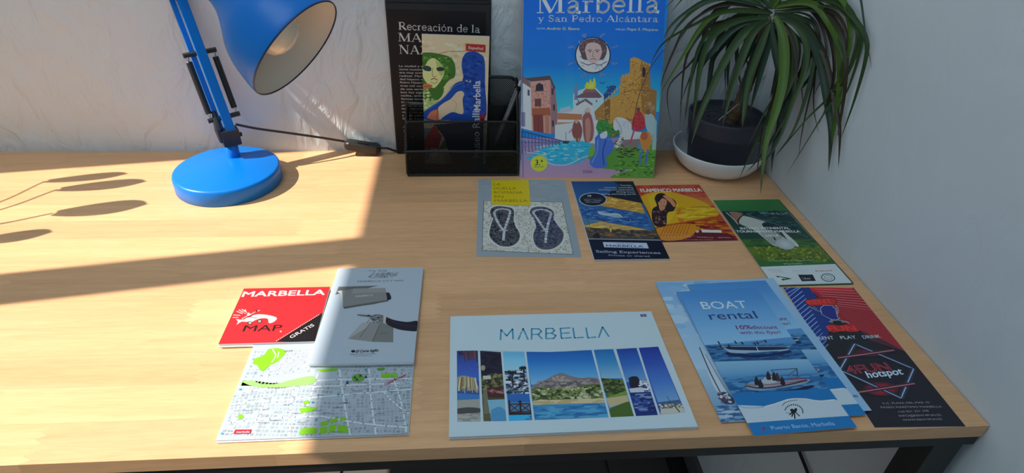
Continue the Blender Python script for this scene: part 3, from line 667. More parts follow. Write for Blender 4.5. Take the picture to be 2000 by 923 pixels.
def flyer(name, label, cat, px, z, th, group=None, size=None, edge=None, part='sheet', layers=1, jit=0, tilt=0):
    """printed sheet(s) flat on the desk; px = corners TL TR BR BL of the printed face"""
    c, a, w, h = fit_rect(px, z+th, size)
    t = thing(name, label, cat, (c.x, c.y, z), (tilt, 0, a), group); R = random.Random(len(label))
    for i in range(layers):
        z0, z1 = th*i/layers, th*(i+1)/layers-(.05 if i < layers-1 else 0)
        last = i == layers-1
        o = (0, 0, 0) if last else (R.uniform(-jit, jit), R.uniform(-jit, jit), R.uniform(-jit, jit)*.006)
        paper(part, w, h, z0, z1, edge or M_white, t, wob=0, ofs=o, seed=i)
    return t, w, h
def P5(*p): return [(900+x/4.614, 330+y/4.614) for x, y in p]

# --- standing picture book
bb0, bb1 = desk(1016, 346.5), desk(1276.5, 347.5)
u = (bb1-bb0); w = u.length; bz = math.atan2(u.y, u.x); tl = math.radians(17.5); H = 306; TH = 11
mid = (bb0+bb1)/2
book = thing('picture_book', 'large hardback picture book with blue cover leaning upright against the wall', 'book', (mid.x, mid.y, 0))
book.rotation_euler = (math.pi/2-tl, 0, bz)            # local x right, y up the cover, z out of the cover
rot = Matrix.Rotation(bz, 3, 'Z') @ Matrix.Rotation(math.pi/2-tl, 3, 'X')
def bloc(x, y, z): return Vector((mid.x, mid.y, 0))+rot @ Vector((x, y, z))
cor = [proj(bloc(*p, 0)) for p in ((-w/2, H), (w/2, H), (w/2, 0), (-w/2, 0))]
M_bk = mat('blue_book_board', (.03, .12, .38, 1), rough=.35)
g = G().box((-w/2, 0, -1.8), (w/2, H, 0)); g.out('front_board', M_bk, book, world=False)
G().box((-w/2, 0, -TH), (w/2, H, -TH+1.8)).out('back_board', M_bk, book, world=False)
G().box((-w/2-1.2, 0, -TH), (-w/2-.02, H, 0)).out('spine', mat('pale_lilac_spine', (.30, .34, .50, 1), rough=.4), book, world=False)
G().box((-w/2+1, 3, -TH+1.9), (w/2-3, H-3, -1.9)).out('page_block', M_white, book, world=False)
A = Art(w, H, cor, k=2.25, z=.05)
A.src(1000, 0, 2.565)
A.bg((25, 105, 185)); A.grad([(30,-160),(780,-160),(750,330),(45,330)], [(18,78,165),(18,84,172),(20,95,185)]); A.grad([(30,330),(780,330),(760,560),(40,560)], [(20,95,185),(35,130,205),(55,160,215)])
A.serif('Marbella', (122, 66), (742, 62), 95, (205, 215, 225), .95)
A.serif('y San Pedro Alcántara', (130, 108), (732, 110), 32, (170, 190, 210), .9)
A.text('GUION:', (124, 147), (168, 147), 9, (150, 170, 190)); A.text('Andrés G. Baena', (174, 149), (338, 150), 14, (200, 195, 110), .01)
A.text('DIBUJO:', (520, 151), (570, 152), 9, (150, 170, 190)); A.text('Pepe S. Moyano', (577, 152), (732, 155), 14, (200, 195, 110), .01)
# medallion
for k in range(8):
    t = k*math.pi/4+.4; x, y = 405+122*math.cos(t), 276+112*math.sin(t); x0, y0 = 405+88*math.cos(t), 276+84*math.sin(t)
    A.line([(x0, y0), (x, y)], 1.6, (70, 95, 140)); A.line([(x-10, y+6), (x0*.4+x*.6, y0*.4+y*.6), (x+12, y-4)], 1.4, (95, 115, 155)); A.ell(x, y, 7, 7, (75, 95, 140), 8)
A.ell(405, 276, 90, 92, (45, 40, 60)); A.ell(405, 276, 84, 86, (165, 165, 180), edge=(190, 190, 200))
A.daubs([(335, 205),(475, 205),(475, 345),(335, 345)], 160, 1.1, [(120,120,140),(185,185,195),(150,150,165),(95,90,110)])
A.blob([(345,270),(335,235),(360,205),(405,192),(455,205),(475,240),(468,280),(445,300),(360,298)], (80, 60, 65))
A.daubs([(345,205),(465,205),(468,260),(340,260)], 60, 1.6, [(60,45,50),(130,95,95),(100,75,80)])
A.blob([(365,250),(375,222),(405,212),(440,225),(450,262),(436,300),(408,318),(380,302)], (175, 140, 135))
A.line([(378,252),(392,248),(400,254)], .8, (60,40,45)); A.line([(415,254),(424,248),(440,252)], .8, (60,40,45)); A.ell(390,258,6,3,(40,30,35),8); A.ell(427,258,6,3,(40,30,35),8)
A.line([(408,256),(403,282),(414,284)], .7, (110,75,75), 3); A.line([(393,298),(407,293),(422,298)], .9, (120,60,60), 3)
A.line([(345,310),(380,325),(408,318),(440,325),(475,308)], 1.2, (90,75,90), 4)
# clouds near the horizon, birds, smoke and fire
A.line([(440,412),(452,418),(466,412)], .9, (30,50,90)); 
A.blob([(450,480),(470,462),(490,430),(520,435),(505,460),(480,485),(455,500)], (35, 62, 105)); A.daubs([(480,430),(520,430),(500,480),(460,480)], 25, 2.4, [(30,55,100),(50,85,130)])
# monastery and white houses in the middle
A.poly([(225,560),(430,560),(430,700),(225,700)], (150,160,185))
A.poly([(306,500),(306,470),(330,455),(370,440),(420,440),(460,480),(458,560),(306,560)], (150,165,185)); A.poly([(312,500),(312,445),(316,425),(322,420),(328,425),(330,445),(330,500)], (95,105,140))
A.poly([(318,486),(360,462),(385,440),(410,440),(452,484),(440,490),(330,490)], (95, 70, 80)); A.poly([(352,462),(372,442),(412,442),(425,462)], (120,80,80))
A.blob([(365,430),(375,410),(385,415),(392,395),(402,412),(412,388),(420,420),(412,445),(370,444)], (225,160,45)); A.blob([(380,438),(388,420),(398,425),(408,410),(408,440)], (235,205,90))
A.poly([(285,560),(345,515),(378,512),(412,545),(410,600),(285,600)], (165,178,200)); A.poly([(318,520),(370,492),(405,520),(400,528),(365,505),(325,530)], (110,75,80))
for x in (330, 352, 376, 420): A.poly([(x,500),(x+6,500),(x+6,512),(x,512)], (70,80,115))
A.poly([(228,565),(352,572),(350,600),(228,598)], (150,95,65)); A.poly([(228,612),(340,612),(340,632),(228,628)], (165,105,75)); A.poly([(228,598),(348,600),(342,612),(228,612)], (185,195,210)); A.poly([(240,545),(290,530),(300,560),(238,562)], (140,150,175))
# left street
A.poly([(40,390),(105,435),(100,655),(40,640)], (165,165,175)); A.poly([(40,365),(75,395),(108,440),(100,445),(40,405)], (110,80,75)); A.poly([(78,448),(88,450),(88,480),(78,478)], (60,60,80)); A.poly([(45,560),(66,562),(66,635),(45,630)], (110,105,125))
A.poly([(92,400),(192,392),(196,670),(100,655)], (165,115,105)); A.poly([(192,392),(215,440),(228,560),(225,668),(196,670)], (120,90,95)); A.poly([(60,392),(190,378),(218,440),(210,452),(190,400),(95,408)], (75,58,62))
A.daubs([(100,410),(188,405),(190,540),(102,540)], 130, 1.5, [(185,140,125),(145,95,88),(175,125,115),(130,88,84)])
A.poly([(118,455),(120,425),(138,415),(156,425),(158,455)], (45,38,48)); A.line([(108,458),(165,456)], 1.3, (125,85,80)); A.poly([(114,495),(146,492),(146,532),(114,534)], (90,55,50))
A.poly([(100,542),(190,540),(194,580),(100,578)], (135,72,50)); A.poly([(105,575),(155,573),(158,665),(108,655)], (105,50,48)); A.line([(131,575),(133,660)], .5, (60,30,30)); A.poly([(165,575),(185,575),(187,665),(167,665)], (150,100,85))
for x, y in ((198,440),(205,520),(200,600)): A.poly([(x,y),(x+10,y+6),(x+10,y+36),(x,y+30)], (60,45,55))
# castle
A.poly([(412,560),(462,510),(470,500),(540,470),(545,385),(590,370),(592,300),(608,285),(632,292),(690,322),(694,440),(725,455),(718,620),(600,640),(440,640)], (160,115,55))
A.poly([(640,300),(690,322),(694,440),(725,455),(720,600),(650,560)], (130,90,48)); A.poly([(412,560),(462,510),(470,640),(430,640)], (135,95,50)); A.poly([(462,505),(492,495),(490,600),(468,610)], (110,75,42))
for k in range(7):
    x = 594+k*15; y = 290+k*4.5; A.poly([(x,y),(x+8,y+2),(x+8,y+14),(x,y+14)], (175,128,65))
for k in range(9):
    x = 468+k*14; y = 500-k*13 if x < 540 else 386-(x-540)*.3; A.poly([(x,y-8),(x+7,y-10),(x+7,y+8),(x,y+8)], (170,122,60))
A.daubs([(550,400),(690,400),(700,560),(550,560)], 240, 1.7, [(180,135,70),(140,98,48),(165,118,58),(120,82,42)], 1.8); A.daubs([(600,305),(680,325),(685,400),(600,395)], 90, 1.5, [(180,135,70),(140,98,48),(120,82,42)], 1.8)
A.daubs([(430,560),(545,490),(545,600),(430,630)], 110, 1.6, [(180,135,70),(140,98,48),(165,118,58)], 1.8); A.blob([(652,345),(660,334),(668,345),(667,378),(655,385)], (45,35,35)); A.line([(545,470),(600,450),(690,452)], .8, (95,65,38))
# plaza, sea, pier
A.grad([(40,690),(760,690),(760,900),(40,900)], [(120,110,140),(135,112,142),(150,118,140)])
A.poly([(215,625),(430,600),(430,720),(215,700)], (165,180,205)); A.blob([(60,800),(230,712),(390,715),(372,790),(290,826),(180,822),(90,800)], (40,140,190))
A.daubs([(120,730),(380,720),(340,800),(110,805)], 150, 1.6, [(30,115,175),(80,180,210),(45,150,195),(150,200,215)], 5)
A.line([(160,800),(200,822),(260,826),(300,815),(350,790),(380,780)], 1.3, (190,205,215), 4); A.line([(60,760),(150,775),(180,800)], 1, (150,190,210), 4)
A.line([(42,655),(255,706)], 1.4, (45,50,95)); A.line([(42,685),(240,712)], 1.2, (55,60,105)); A.line([(42,712),(235,716)], 1.0, (60,65,110))
for k in range(12): x = 48+k*17; A.line([(x,655+k*4.1),(x,690+k*2.3)], .9, (45,50,95)); A.line([(x,700),(x+3,770-k*4)], 1.2, (70,60,100)); A.line([(x,700),(x+14,740-k*2)], .7, (80,75,120))
A.poly([(40,655),(46,655),(46,800),(40,800)], (70,65,105))
A.poly([(252,705),(288,705),(282,718),(258,718)], (40,45,70)); A.line([(270,705),(270,662)], .7, (50,45,60)); A.poly([(271,668),(282,700),(271,700)], (190,195,205))
# bushes, meadow
A.blob([(380,790),(400,762),(520,740),(720,720),(770,700),(770,900),(520,900),(500,880),(560,860),(600,850),(430,840)], (75,120,45)); A.daubs([(520,720),(720,700),(710,880),(520,880)], 170, 2.2, [(55,100,40),(100,145,55),(40,75,35),(85,130,50)], 2.5)
A.blob([(420,640),(430,610),(455,598),(480,605),(488,625),(520,640),(540,665),(500,690),(440,672)], (50,105,50)); A.daubs([(425,605),(500,605),(530,680),(430,670)], 60, 2.2, [(35,80,40),(75,130,60),(60,115,50)], 1.3)
# two figures on the quay
A.blob([(372,545),(378,538),(386,545),(386,560),(398,580),(410,640),(404,695),(382,712),(362,700),(352,600),(362,570)], (125,75,75)); A.blob([(366,600),(385,590),(395,640),(388,700),(372,705)], (155,105,95)); A.ell(377,552,9,13,(185,145,125),12); A.line([(366,548),(364,570)], 1.6, (160,150,150)); A.line([(388,548),(392,570)], 1.6, (160,150,150))
A.blob([(305,625),(316,600),(338,610),(352,650),(345,690),(330,712),(310,690),(300,660)], (115,65,60)); A.ell(323,608,9,10,(170,125,105),12); A.line([(305,640),(285,665)], 1.4, (150,95,85)); A.line([(318,690),(318,712)], 1.6, (170,130,115)); A.line([(335,690),(332,706)], 1.6, (170,130,115))
# kneeling figure in blue
A.blob([(415,690),(440,665),(470,660),(490,690),(510,720),(500,760),(470,790),(478,830),(420,842),(390,820),(395,790),(415,770)], (60,90,160)); A.blob([(440,672),(470,655),(478,670),(470,690),(445,692)], (165,170,185)); A.line([(430,700),(425,760),(400,815)], 2, (90,120,185), 4); A.line([(470,700),(455,760),(460,825)], 1.8, (35,60,125), 4); A.line([(480,700),(505,690)], 2.2, (75,105,170)); A.blob([(385,745),(400,725),(412,735),(408,775),(385,785)], (90,140,60))
# rider on a white horse, soldiers
A.blob([(508,610),(520,590),(545,588),(575,600),(600,625),(605,655),(690,668),(700,700),(660,715),(620,700),(560,705),(530,740),(515,725),(540,680),(535,650),(520,655),(508,640)], (185,180,190)); A.line([(520,596),(545,640),(548,670)], 2, (145,140,155), 3); A.daubs([(545,590),(600,610),(600,650),(550,640)], 26, 1.8, [(205,200,205),(150,148,160)])
A.line([(560,705),(560,760)], 1.8, (120,95,85)); A.line([(600,705),(608,765)], 1.8, (120,95,85)); A.line([(665,705),(660,750)], 2, (150,130,120)); A.poly([(555,700),(640,695),(650,730),(560,735)], (110,95,95))
A.blob([(605,595),(625,560),(645,560),(662,590),(665,640),(630,655),(600,640)], (150,45,50)); A.ell(632,548,10,12,(95,60,50),12); A.line([(610,600),(585,600),(575,590)], 2, (120,80,70)); A.line([(615,640),(600,690),(590,720)], 2.6, (150,60,75)); A.daubs([(610,570),(655,570),(655,640),(610,640)], 22, 1.6, [(190,60,60),(110,30,40)])
A.line([(605,625),(635,480),(690,345),(760,250),(800,215)], .9, (70,35,40), 5)
A.blob([(665,575),(690,565),(715,590),(722,640),(700,680),(672,640)], (130,150,155)); A.ell(682,560,12,14,(110,75,60),12); A.ell(706,540,10,14,(130,110,95),12); A.ell(690,520,9,11,(150,120,85),12); A.poly([(712,620),(725,600),(720,750),(700,750)], (120,150,140))
A.blob([(638,690),(655,660),(685,662),(700,690),(692,730),(680,760),(652,755),(645,720)], (180,110,50)); A.ell(662,680,18,22,(150,75,50),14); A.line([(655,750),(640,790),(640,820)], 3, (60,95,150)); A.line([(680,750),(672,800),(668,825)], 3, (60,95,150)); A.blob([(640,700),(630,740),(645,750)], (60,110,160))
A.daubs([(500,640),(560,690),(560,740),(500,720)], 30, 1.8, [(140,75,50),(60,70,40),(95,60,50)]); A.daubs([(520,740),(640,735),(640,790),(520,790)], 34, 2, [(30,50,30),(45,70,35),(70,55,50)], 4)
A.part('edition_badge', 'yellow round edition badge'); A.ell(135, 818, 42, 40, (215, 205, 50), 32); A.text('3.ª', (116, 826), (154, 826), 28, (50, 45, 30), .02); A.text('EDICIÓN', (112, 839), (160, 837), 7, (70, 65, 30), .01)
A.part('cover_print'); A.text('Ediciones', (356, 857), (400, 857), 7, (80, 65, 100)); A.text('ALGORFA', (354, 865), (402, 865), 7, (60, 45, 80), .02)
A.line([(56,-160),(52,450),(56,890)], .8, (20,60,120)); 
A.out(book, M_inkg)

# --- black magazines standing against the wall (three copies)
M_mag = mat('black_magazine_cover', (.014, .012, .012, 1), rough=.38)
def standing(name, label, cat, P0, P1, h, lean, th, group=None):
    P0, P1 = Vector(P0), Vector(P1); u = P1-P0; w = u.length; c = (P0+P1)/2
    t = thing(name, label, cat, tuple(c), (math.pi/2-lean, 0, math.atan2(u.y, u.x)), group)
    t.rotation_mode = 'XYZ'
    ry = math.atan2(u.z, math.hypot(u.x, u.y))
    rot = Matrix.Rotation(math.atan2(u.y, u.x), 3, 'Z') @ Matrix.Rotation(math.pi/2-lean, 3, 'X') @ Matrix.Rotation(ry, 3, 'Z')
    t.rotation_euler = rot.to_euler()
    cor = [proj(c+rot @ Vector(p)) for p in ((-w/2, h, 0), (w/2, h, 0), (w/2, 0, 0), (-w/2, 0, 0))]
    return t, w, h, cor
for i, (dx, dy, hh, lab) in enumerate([(0, 0, 0, 'black magazine with white serif title behind the organizer, frontmost copy'), (-2.2, 2.6, 5, 'black magazine copy just behind the front one, its top edge showing'), (2.5, 4.6, 7, 'rearmost black magazine copy, against the wall')]):
    t, w, h, cor = standing('magazine', lab, 'magazine', (-166.5+dx, -12+dy, .3), (-14+dx, -12+dy, .3), 243+hh, math.radians(1.0), 2, 'black magazines behind the organizer')
    n = 10; g = G()
    for (z0, z1, nm, mt) in ((-1.0, -.3, 'pages', M_white), (-.3, 0, 'cover', M_mag), (-1.3, -1.0, 'back_cover', M_mag)):
        G().box((-w/2+(0 if nm != 'pages' else .3), 0, z0), (w/2-(0 if nm != 'pages' else .3), h-(0 if nm != 'pages' else .4), z1)).out(nm, mt, t, world=False)
    if i: continue
    A = Art(w, h, cor, k=1.9).src(720, 0, 2.5625)
    A.grad([(84,44),(588,60),(588,900),(140,900)], [(20,16,16)]*2)
    wh = (175, 172, 170)
    A.serif('Recreación de la', (148, 148), (558, 164), 38, wh, 1); A.serif('MARBELLA', (148, 206), (552, 222), 42, (165,163,160), 1); A.serif('NAZARÍ', (152, 268), (420, 278), 44, (165,163,160), 1)
    for k, s_ in enumerate(['La ciudad y su en-', 'torno musulmán', 'era muy activo y', 'radical. Marbella', 'dad hispano mu', 'Reino Nazarí en', 'tres mil varas', 'de una serie a', 'bas los siglos', 'nadas, entre la', 'famosa torre', 'importante y', 'el norte de la', 'lado del mar', 'cabo con su', 'y gran parte', 'dones a todos']):
        x0 = 152+k*1.1; y0 = 334+k*16.4; A.text(s_, (x0, y0), (x0+9.2*len(s_), y0+2.4), 9.5, (150,148,146), .035)
    A.line([(172,640),(182,628),(205,624)], .6, (140,140,140), 3); A.text('¿i·ib?', (175, 655), (212, 656), 8, (140,140,140), .02)
    for k in range(6): y0 = 670+k*15; A.text('Illiman', (180, y0), (222, y0+1), 9, (110,108,106), .03)
    A.out(t, M_ink)

# --- museum leaflet standing in the organiser
t, w, h, cor = standing('leaflet', 'tall museum leaflet with green face and blue figure standing in the organizer', 'leaflet', (-119, -54, 3), (-19.5, -54, 1), 206, math.radians(3.5), 1)
G().box((-w/2, 0, -.9), (w/2, h, -.5)).out('inner_fold', M_white, t, world=False)
G().box((-w/2, 0, -.4), (w/2, h-1, 0)).out('cover', M_white, t, world=False)
A = Art(w, h-1, [proj(Vector((t['_o']))+t.rotation_euler.to_matrix() @ Vector(p)) for p in ((-w/2, h-1, 0), (w/2, h-1, 0), (w/2, 0, 0), (-w/2, 0, 0))], k=1.75)
# art is centred on the sheet: shift at output
A.src(720, 0, 2.5625); A.bg((188, 170, 140)); A.daubs([(232,205),(585,225),(575,600),(250,590)], 220, 5, [(196,180,150),(182,164,134),(200,186,160),(175,160,125)], 1.8)
A.blob([(245,300),(262,268),(300,262),(345,268),(400,282),(425,305),(435,345),(430,385),(405,400),(380,430),(372,470),(345,500),(300,505),(275,490),(285,440),(262,420),(244,380)], (55, 95, 35))
A.daubs([(250,275),(420,290),(400,400),(260,400)], 130, 3.4, [(70,120,40),(40,75,30),(95,140,55),(60,100,35)], 1.7)
A.blob([(244,380),(262,420),(285,450),(275,490),(300,505),(345,500),(350,520),(310,560),(270,590),(252,590)], (150,165,110)); A.daubs([(246,400),(330,480),(300,560),(254,580)], 70, 4, [(160,175,120),(130,155,90),(180,185,140),(95,135,60)], 1.5)
A.blob([(300,300),(325,290),(360,315),(378,345),(372,385),(345,425),(325,440),(300,425),(275,390),(272,350)], (185, 185, 125)); A.blob([(335,300),(365,320),(378,350),(365,380),(345,350)], (150,160,100))
A.blob([(270,335),(290,328),(312,338),(310,355),(280,352)], (40, 60, 60)); A.blob([(338,340),(360,334),(380,342),(372,354),(345,354)], (40,55,45)); A.line([(322,340),(318,375),(330,385),(338,380)], .8, (95,90,50), 3); A.line([(312,398),(328,392),(345,400)], 1.3, (130,60,45), 3); A.line([(312,410),(330,418),(345,408)], .7, (100,80,50), 3)
A.blob([(262,425),(285,418),(318,425),(310,440),(275,444)], (165,100,60)); A.line([(268,432),(312,432)], .8, (110,45,35))
A.blob([(375,435),(400,410),(440,405),(400,440),(385,470)], (190,180,130)); A.line([(345,270),(400,258),(460,256),(520,254),(560,258)], .7, (150,60,50), 5)
A.blob([(465,330),(470,290),(490,262),(525,256),(555,268),(580,300),(582,420),(576,605),(400,600),(330,602),(258,594),(256,580),(300,540),(360,500),(400,460),(430,420),(470,405),(515,412),(520,398),(500,392),(478,385),(470,360)], (25, 62, 140))
A.daubs([(480,280),(575,290),(572,590),(470,560)], 150, 4.5, [(20,55,130),(35,75,155),(28,66,145),(18,45,115)], 1.6); A.line([(300,545),(370,495),(430,430),(480,412)], 1.2, (55,100,170), 4)
A.blob([(352,575),(348,540),(375,515),(410,495),(440,462),(465,455),(478,470),(470,500),(475,560),(460,570),(420,560),(380,580),(355,600)], (190,168,140)); A.line([(420,500),(440,520),(430,560)], .6, (150,120,95), 3)
A.blob([(290,590),(310,560),(345,548),(352,575),(345,603)], (185,105,75)); A.line([(345,545),(340,600)], .8, (130,35,35)); A.blob([(246,560),(262,590),(250,596)], (170,160,110))
A.poly([(555,585),(580,560),(580,615),(545,612)], (150,30,35))
A.poly([(486,218),(585,224),(585,262),(486,252)], (150, 38, 35)); A.text('Español', (500, 244), (572, 250), 15, (200,180,165), .01)
A.part('title_lettering'); A.text('Museo', (541, 790), (538, 660), 34, (140,140,142)) if 0 else None
A.poly([(200,640),(330,640),(300,800),(200,800)], (105,115,135)) ; A.poly([(330,622),(365,680),(350,740),(262,740),(290,680)], (170,40,35)); A.poly([(385,690),(420,740),(350,745)], (95,95,70)); A.poly([(330,622),(575,608),(570,860),(430,860),(380,690)], (22,30,60))
def vtext(s_, y0, y1, x0, col):
    """lettering running up the sheet"""
    a = Vector(A.L((x0, y0))); b = Vector(A.L((x0-2, y1))); d = (b-a).normalized(); nn = Vector((-d.y, d.x)); hh = abs(Vector((A.L((x0-34, y0)))[0:2] if 0 else A.L((x0-36, y0))).x-a.x)
    vs, tr, u0, u1 = glyphs(s_, .01); sx = (b-a).length/(u1-u0); A.up(); c = A.c(col)
    P = [a+d*((v[0]-u0)*sx)+nn*(v[1]*hh/CAPH) for v in vs]
    for f in tr: A.tri([tuple(P[i]) for i in f], [c]*3)
vtext('Museo Ralli', 790, 555, 556, (200,205,210)); vtext('Marbella', 552, 404, 560, (205,210,215))
for o in A.out(t, M_ink): o.location = (0, (h-1)/2000, 0)

# centre the prints of the book and magazine on their sheets as well
for th_, hh in ((book, H),):
    for o in th_.children:
        if o.name.startswith(('cover_print', 'edition_badge')): o.location = (0, hh/2000, 0)
for o in bpy.data.objects:
    if o.name.startswith('cover_print') and o.parent and o.parent.name == 'magazine': o.location = (0, 243/2000, 0)

# --- sandals leaflet
t, w, h = flyer('leaflet', 'grey leaflet with yellow title block and two mosaic sandals', 'leaflet', [(932,349),(1104,352),(1135,502),(933,500)], 0, .5, layers=2, jit=.2)
A = Art(w, h, [(932,349),(1104,352),(1135,502),(933,500)], k=1.35, z=.55).src(900, 330, 4.614)
A.bg((138, 146, 152)); A.daubs([(200,100),(940,100),(900,300),(200,300)], 40, 9, [(134,142,148),(142,150,156)])
A.poly([(203,291),(915,305),(1010,772),(203,735)], (190, 188, 180)); R = A.rnd
for j in range(30):                          # printed tesserae with dark joints
    for i in range(36):
        v = (j+.5)/30; x0 = 203+0*v; x1 = 915+95*v; y0 = 295+14*0+440*v; y1 = 308+462*v; f = (i+.5)/36; x = x0+(x1-x0)*f+R.uniform(-3, 3); y = y0+(y1-y0)*f+R.uniform(-2, 2)
        c_ = R.choice([(176,174,166),(196,194,186),(165,160,150),(186,182,172),(150,140,128)])
        a, b = R.uniform(7, 9.4)*1.05, R.uniform(5, 6.6)
        A.poly([(x-a,y-b*R.uniform(.7,1)),(x+a*R.uniform(.7,1),y-b),(x+a,y+b*R.uniform(.7,1)),(x-a*R.uniform(.7,1),y+b)], c_, lay=False)
A.up(5)
A.daubs([(210,300),(905,312),(1000,765),(210,730)], 500, .45, [(95,90,85),(80,75,70)], 3)
S1 = [(262,400),(275,360),(330,340),(400,345),(462,360),(482,400),(478,470),(500,530),(535,590),(525,650),(480,690),(420,702),(350,690),(285,640),(262,590),(275,510),(292,450)]
S2 = [(620,400),(640,360),(700,345),(770,352),(830,380),(842,420),(838,460),(880,520),(925,580),(915,650),(870,700),(800,728),(720,722),(670,680),(655,600),(680,520),(660,450)]
for S_, cols, in ((S1, [(40,40,45),(62,62,68),(30,30,36),(85,85,90)]), (S2, [(38,42,70),(56,62,95),(30,34,60),(88,92,115)])):
    A.blob([(x+(x-sum(p[0] for p in S_)/17)*.10, y+(y-530)*.07) for x, y in S_], (196,194,188)); A.blob(S_, (80,80,85)); 
    cx = sum(p[0] for p in S_)/17; cy = 530
    for k in range(420):
        e = R.choice(S_); i = S_.index(e); e2 = S_[(i+1) % 17]; f = R.random(); q = R.random()**.5*.95; x = cx+(e[0]*(1-f)+e2[0]*f-cx)*q; y = cy+(e[1]*(1-f)+e2[1]*f-cy)*q; 
        a, b = R.uniform(6, 11), R.uniform(4, 6.5); A.poly([(x-a,y-b),(x+a*.8,y-b),(x+a,y+b*.9),(x-a*.9,y+b)], R.choice(cols), lay=False)
A.up(5)
wt = (178, 178, 182)
for P_ in ([(300,400),(320,375),(370,365),(430,375),(445,395),(425,470),(400,545),(392,600),(390,650)], [(300,400),(320,455),(350,510),(385,555)], [(650,398),(680,378),(740,372),(800,392),(815,410),(800,460),(780,540),(770,600),(765,672)], [(650,398),(680,440),(720,500),(762,560)]):
    q = [tuple(v)[:2] for v in catmull([(p[0], p[1], 0) for p in P_], 3)]
    A.up()
    for a, b in zip(q, q[1:]): A.line([(a[0]*.93+b[0]*.07, a[1]*.93+b[1]*.07), (a[0]*.07+b[0]*.93, a[1]*.07+b[1]*.93)], 3.6, R.choice([wt,(165,165,170),(190,190,192)]), lay=False)
A.line([(348,560),(430,560)], 1.6, wt); A.line([(722,563),(795,570)], 1.6, wt)
A.line([(203,291),(915,305),(1010,772),(203,735),(203,291)], .5, (60,60,60))
A.part('title_block', 'yellow title block'); A.poly([(270,100),(608,100),(630,338),(275,325)], (200,172,22))
for k, (s_, l_) in enumerate([('LA', 62), ('HUELLA', 206), ('ROMANA', 262), ('EN', 82), ('MARBELLA', 302)]):
    x0 = 290+k*3; y0 = 150+k*38; A.text(s_, (x0, y0), (x0+l_, y0+2), 24, (120,98,25))
A.out(t, M_ink)

# --- sailing leaflets (stack), flamenco, golf
px = P5((1003,108),(1553,112),(1880,800),(1195,822))
t, w, h = flyer('leaflet_stack', 'dark blue sailing leaflets with sunset sea photos, in a thin stack', 'leaflet', px, 0, 3.0, layers=5, jit=.5)
A = Art(w, h, px, k=1.35, z=3.05).src(900, 330, 4.614)
A.bg((14, 18, 38)); A.grad([(1003,108),(1553,112),(1790,632),(1140,632)], [(28,62,112),(45,95,150),(60,110,160)])
A.poly([(1380,112),(1553,112),(1640,300),(1560,305),(1300,238),(1440,150)], (18,24,42)); A.daubs([(1390,115),(1550,115),(1600,260),(1420,220)], 50, 2.5, [(14,18,34),(30,40,66),(22,30,50)])
A.poly([(1290,235),(1620,300),(1660,395),(1290,330),(1180,300)], (185,135,50)); A.daubs([(1310,245),(1610,310),(1650,385),(1300,330)], 70, 2.6, [(205,160,70),(175,125,50),(215,180,100),(150,105,50)], 3)
A.poly([(1070,325),(1290,330),(1660,395),(1720,510),(1745,540),(1340,480),(1120,440)], (40,85,140)); A.daubs([(1080,335),(1640,390),(1735,530),(1110,430)], 260, 2.6, [(30,70,130),(60,110,165),(90,140,185),(25,55,110),(45,95,150)], 3.5)
A.blob([(1235,385),(1260,375),(1330,390),(1420,395),(1450,425),(1400,430),(1330,418),(1255,405)], (140,160,180)); A.line([(1240,380),(1300,405),(1420,400),(1455,430)], 1.4, (195,205,215), 4); A.line([(1330,440),(1440,455),(1520,468),(1530,445)], .7, (120,160,200), 4)
A.poly([(1120,440),(1340,480),(1640,530),(1700,545),(1450,545),(1110,520)], (195,150,60)); A.daubs([(1150,470),(1350,490),(1600,535),(1130,518)], 60, 2.4, [(215,175,90),(180,135,60),(150,140,120)], 4); A.poly([(1085,420),(1130,440),(1260,470),(1120,505)], (70,110,140))
A.poly([(1115,520),(1450,545),(1760,540),(1790,625),(1135,625)], (70,62,55)); A.daubs([(1125,530),(1740,545),(1775,615),(1140,620)], 150, 2.6, [(55,48,45),(95,80,62),(40,38,40),(120,98,70)], 3); A.ell(1350, 540, 12, 34, (230,190,110), 14, edge=(110,85,55)); A.ell(1340,590,60,20,(150,90,50),16,edge=(85,68,55))
A.line([(1130,415),(1165,530)], .5, (25,25,30)); A.line([(1190,625),(1215,575),(1240,560)], 1.5, (120,60,45)); A.blob([(1180,620),(1200,580),(1240,575),(1250,620)], (35,28,30))
for k, s_ in enumerate(['Sunsets,', 'romantic, unwinding', 'birthdays and celebrations', 'diving tours', 'fishing, snorkelling and life']):
    l_ = [100, 255, 310, 165, 305][k]; xr = 1545+k*9; y0 = 152+k*19; A.text(s_, (xr-l_, y0), (xr, y0+2), 13, (165,172,190), .01)
A.part('round_badge'); A.ell(1195, 270, 124, 60, (190,195,205), 36); A.ell(1195, 270, 118, 56, (14,16,26), 36); A.ell(1195, 270, 108, 50, (20,22,34), 36)
A.text('5★', (1150, 245), (1185, 245), 16, (200,200,205), .02); A.line([(1105,262),(1285,264)], .3, (150,150,160)); A.text('BOAT TOURS', (1120, 280), (1270, 282), 9, (160,162,170), .02); A.text('SAIL & RENT', (1130, 297), (1262, 299), 9, (160,162,170), .02)
A.part('cover_print'); A.line([(1140,630),(1800,634)], .9, (190,192,190)); A.poly([(1275,658),(1672,660),(1692,710),(1288,706)], (175,185,205)); A.text('OCEANO', (1400, 676), (1560, 677), 10, (70,80,110), .01); A.text('MARBELLA', (1308, 700), (1645, 703), 21, (40,50,90), .02)
A.text('Sailing Experiences', (1212, 757), (1798, 760), 24, (150,160,185), .02); A.text('Private or shared', (1330, 788), (1702, 790), 16, (140,148,172), .02)
A.out(t, M_inkg)

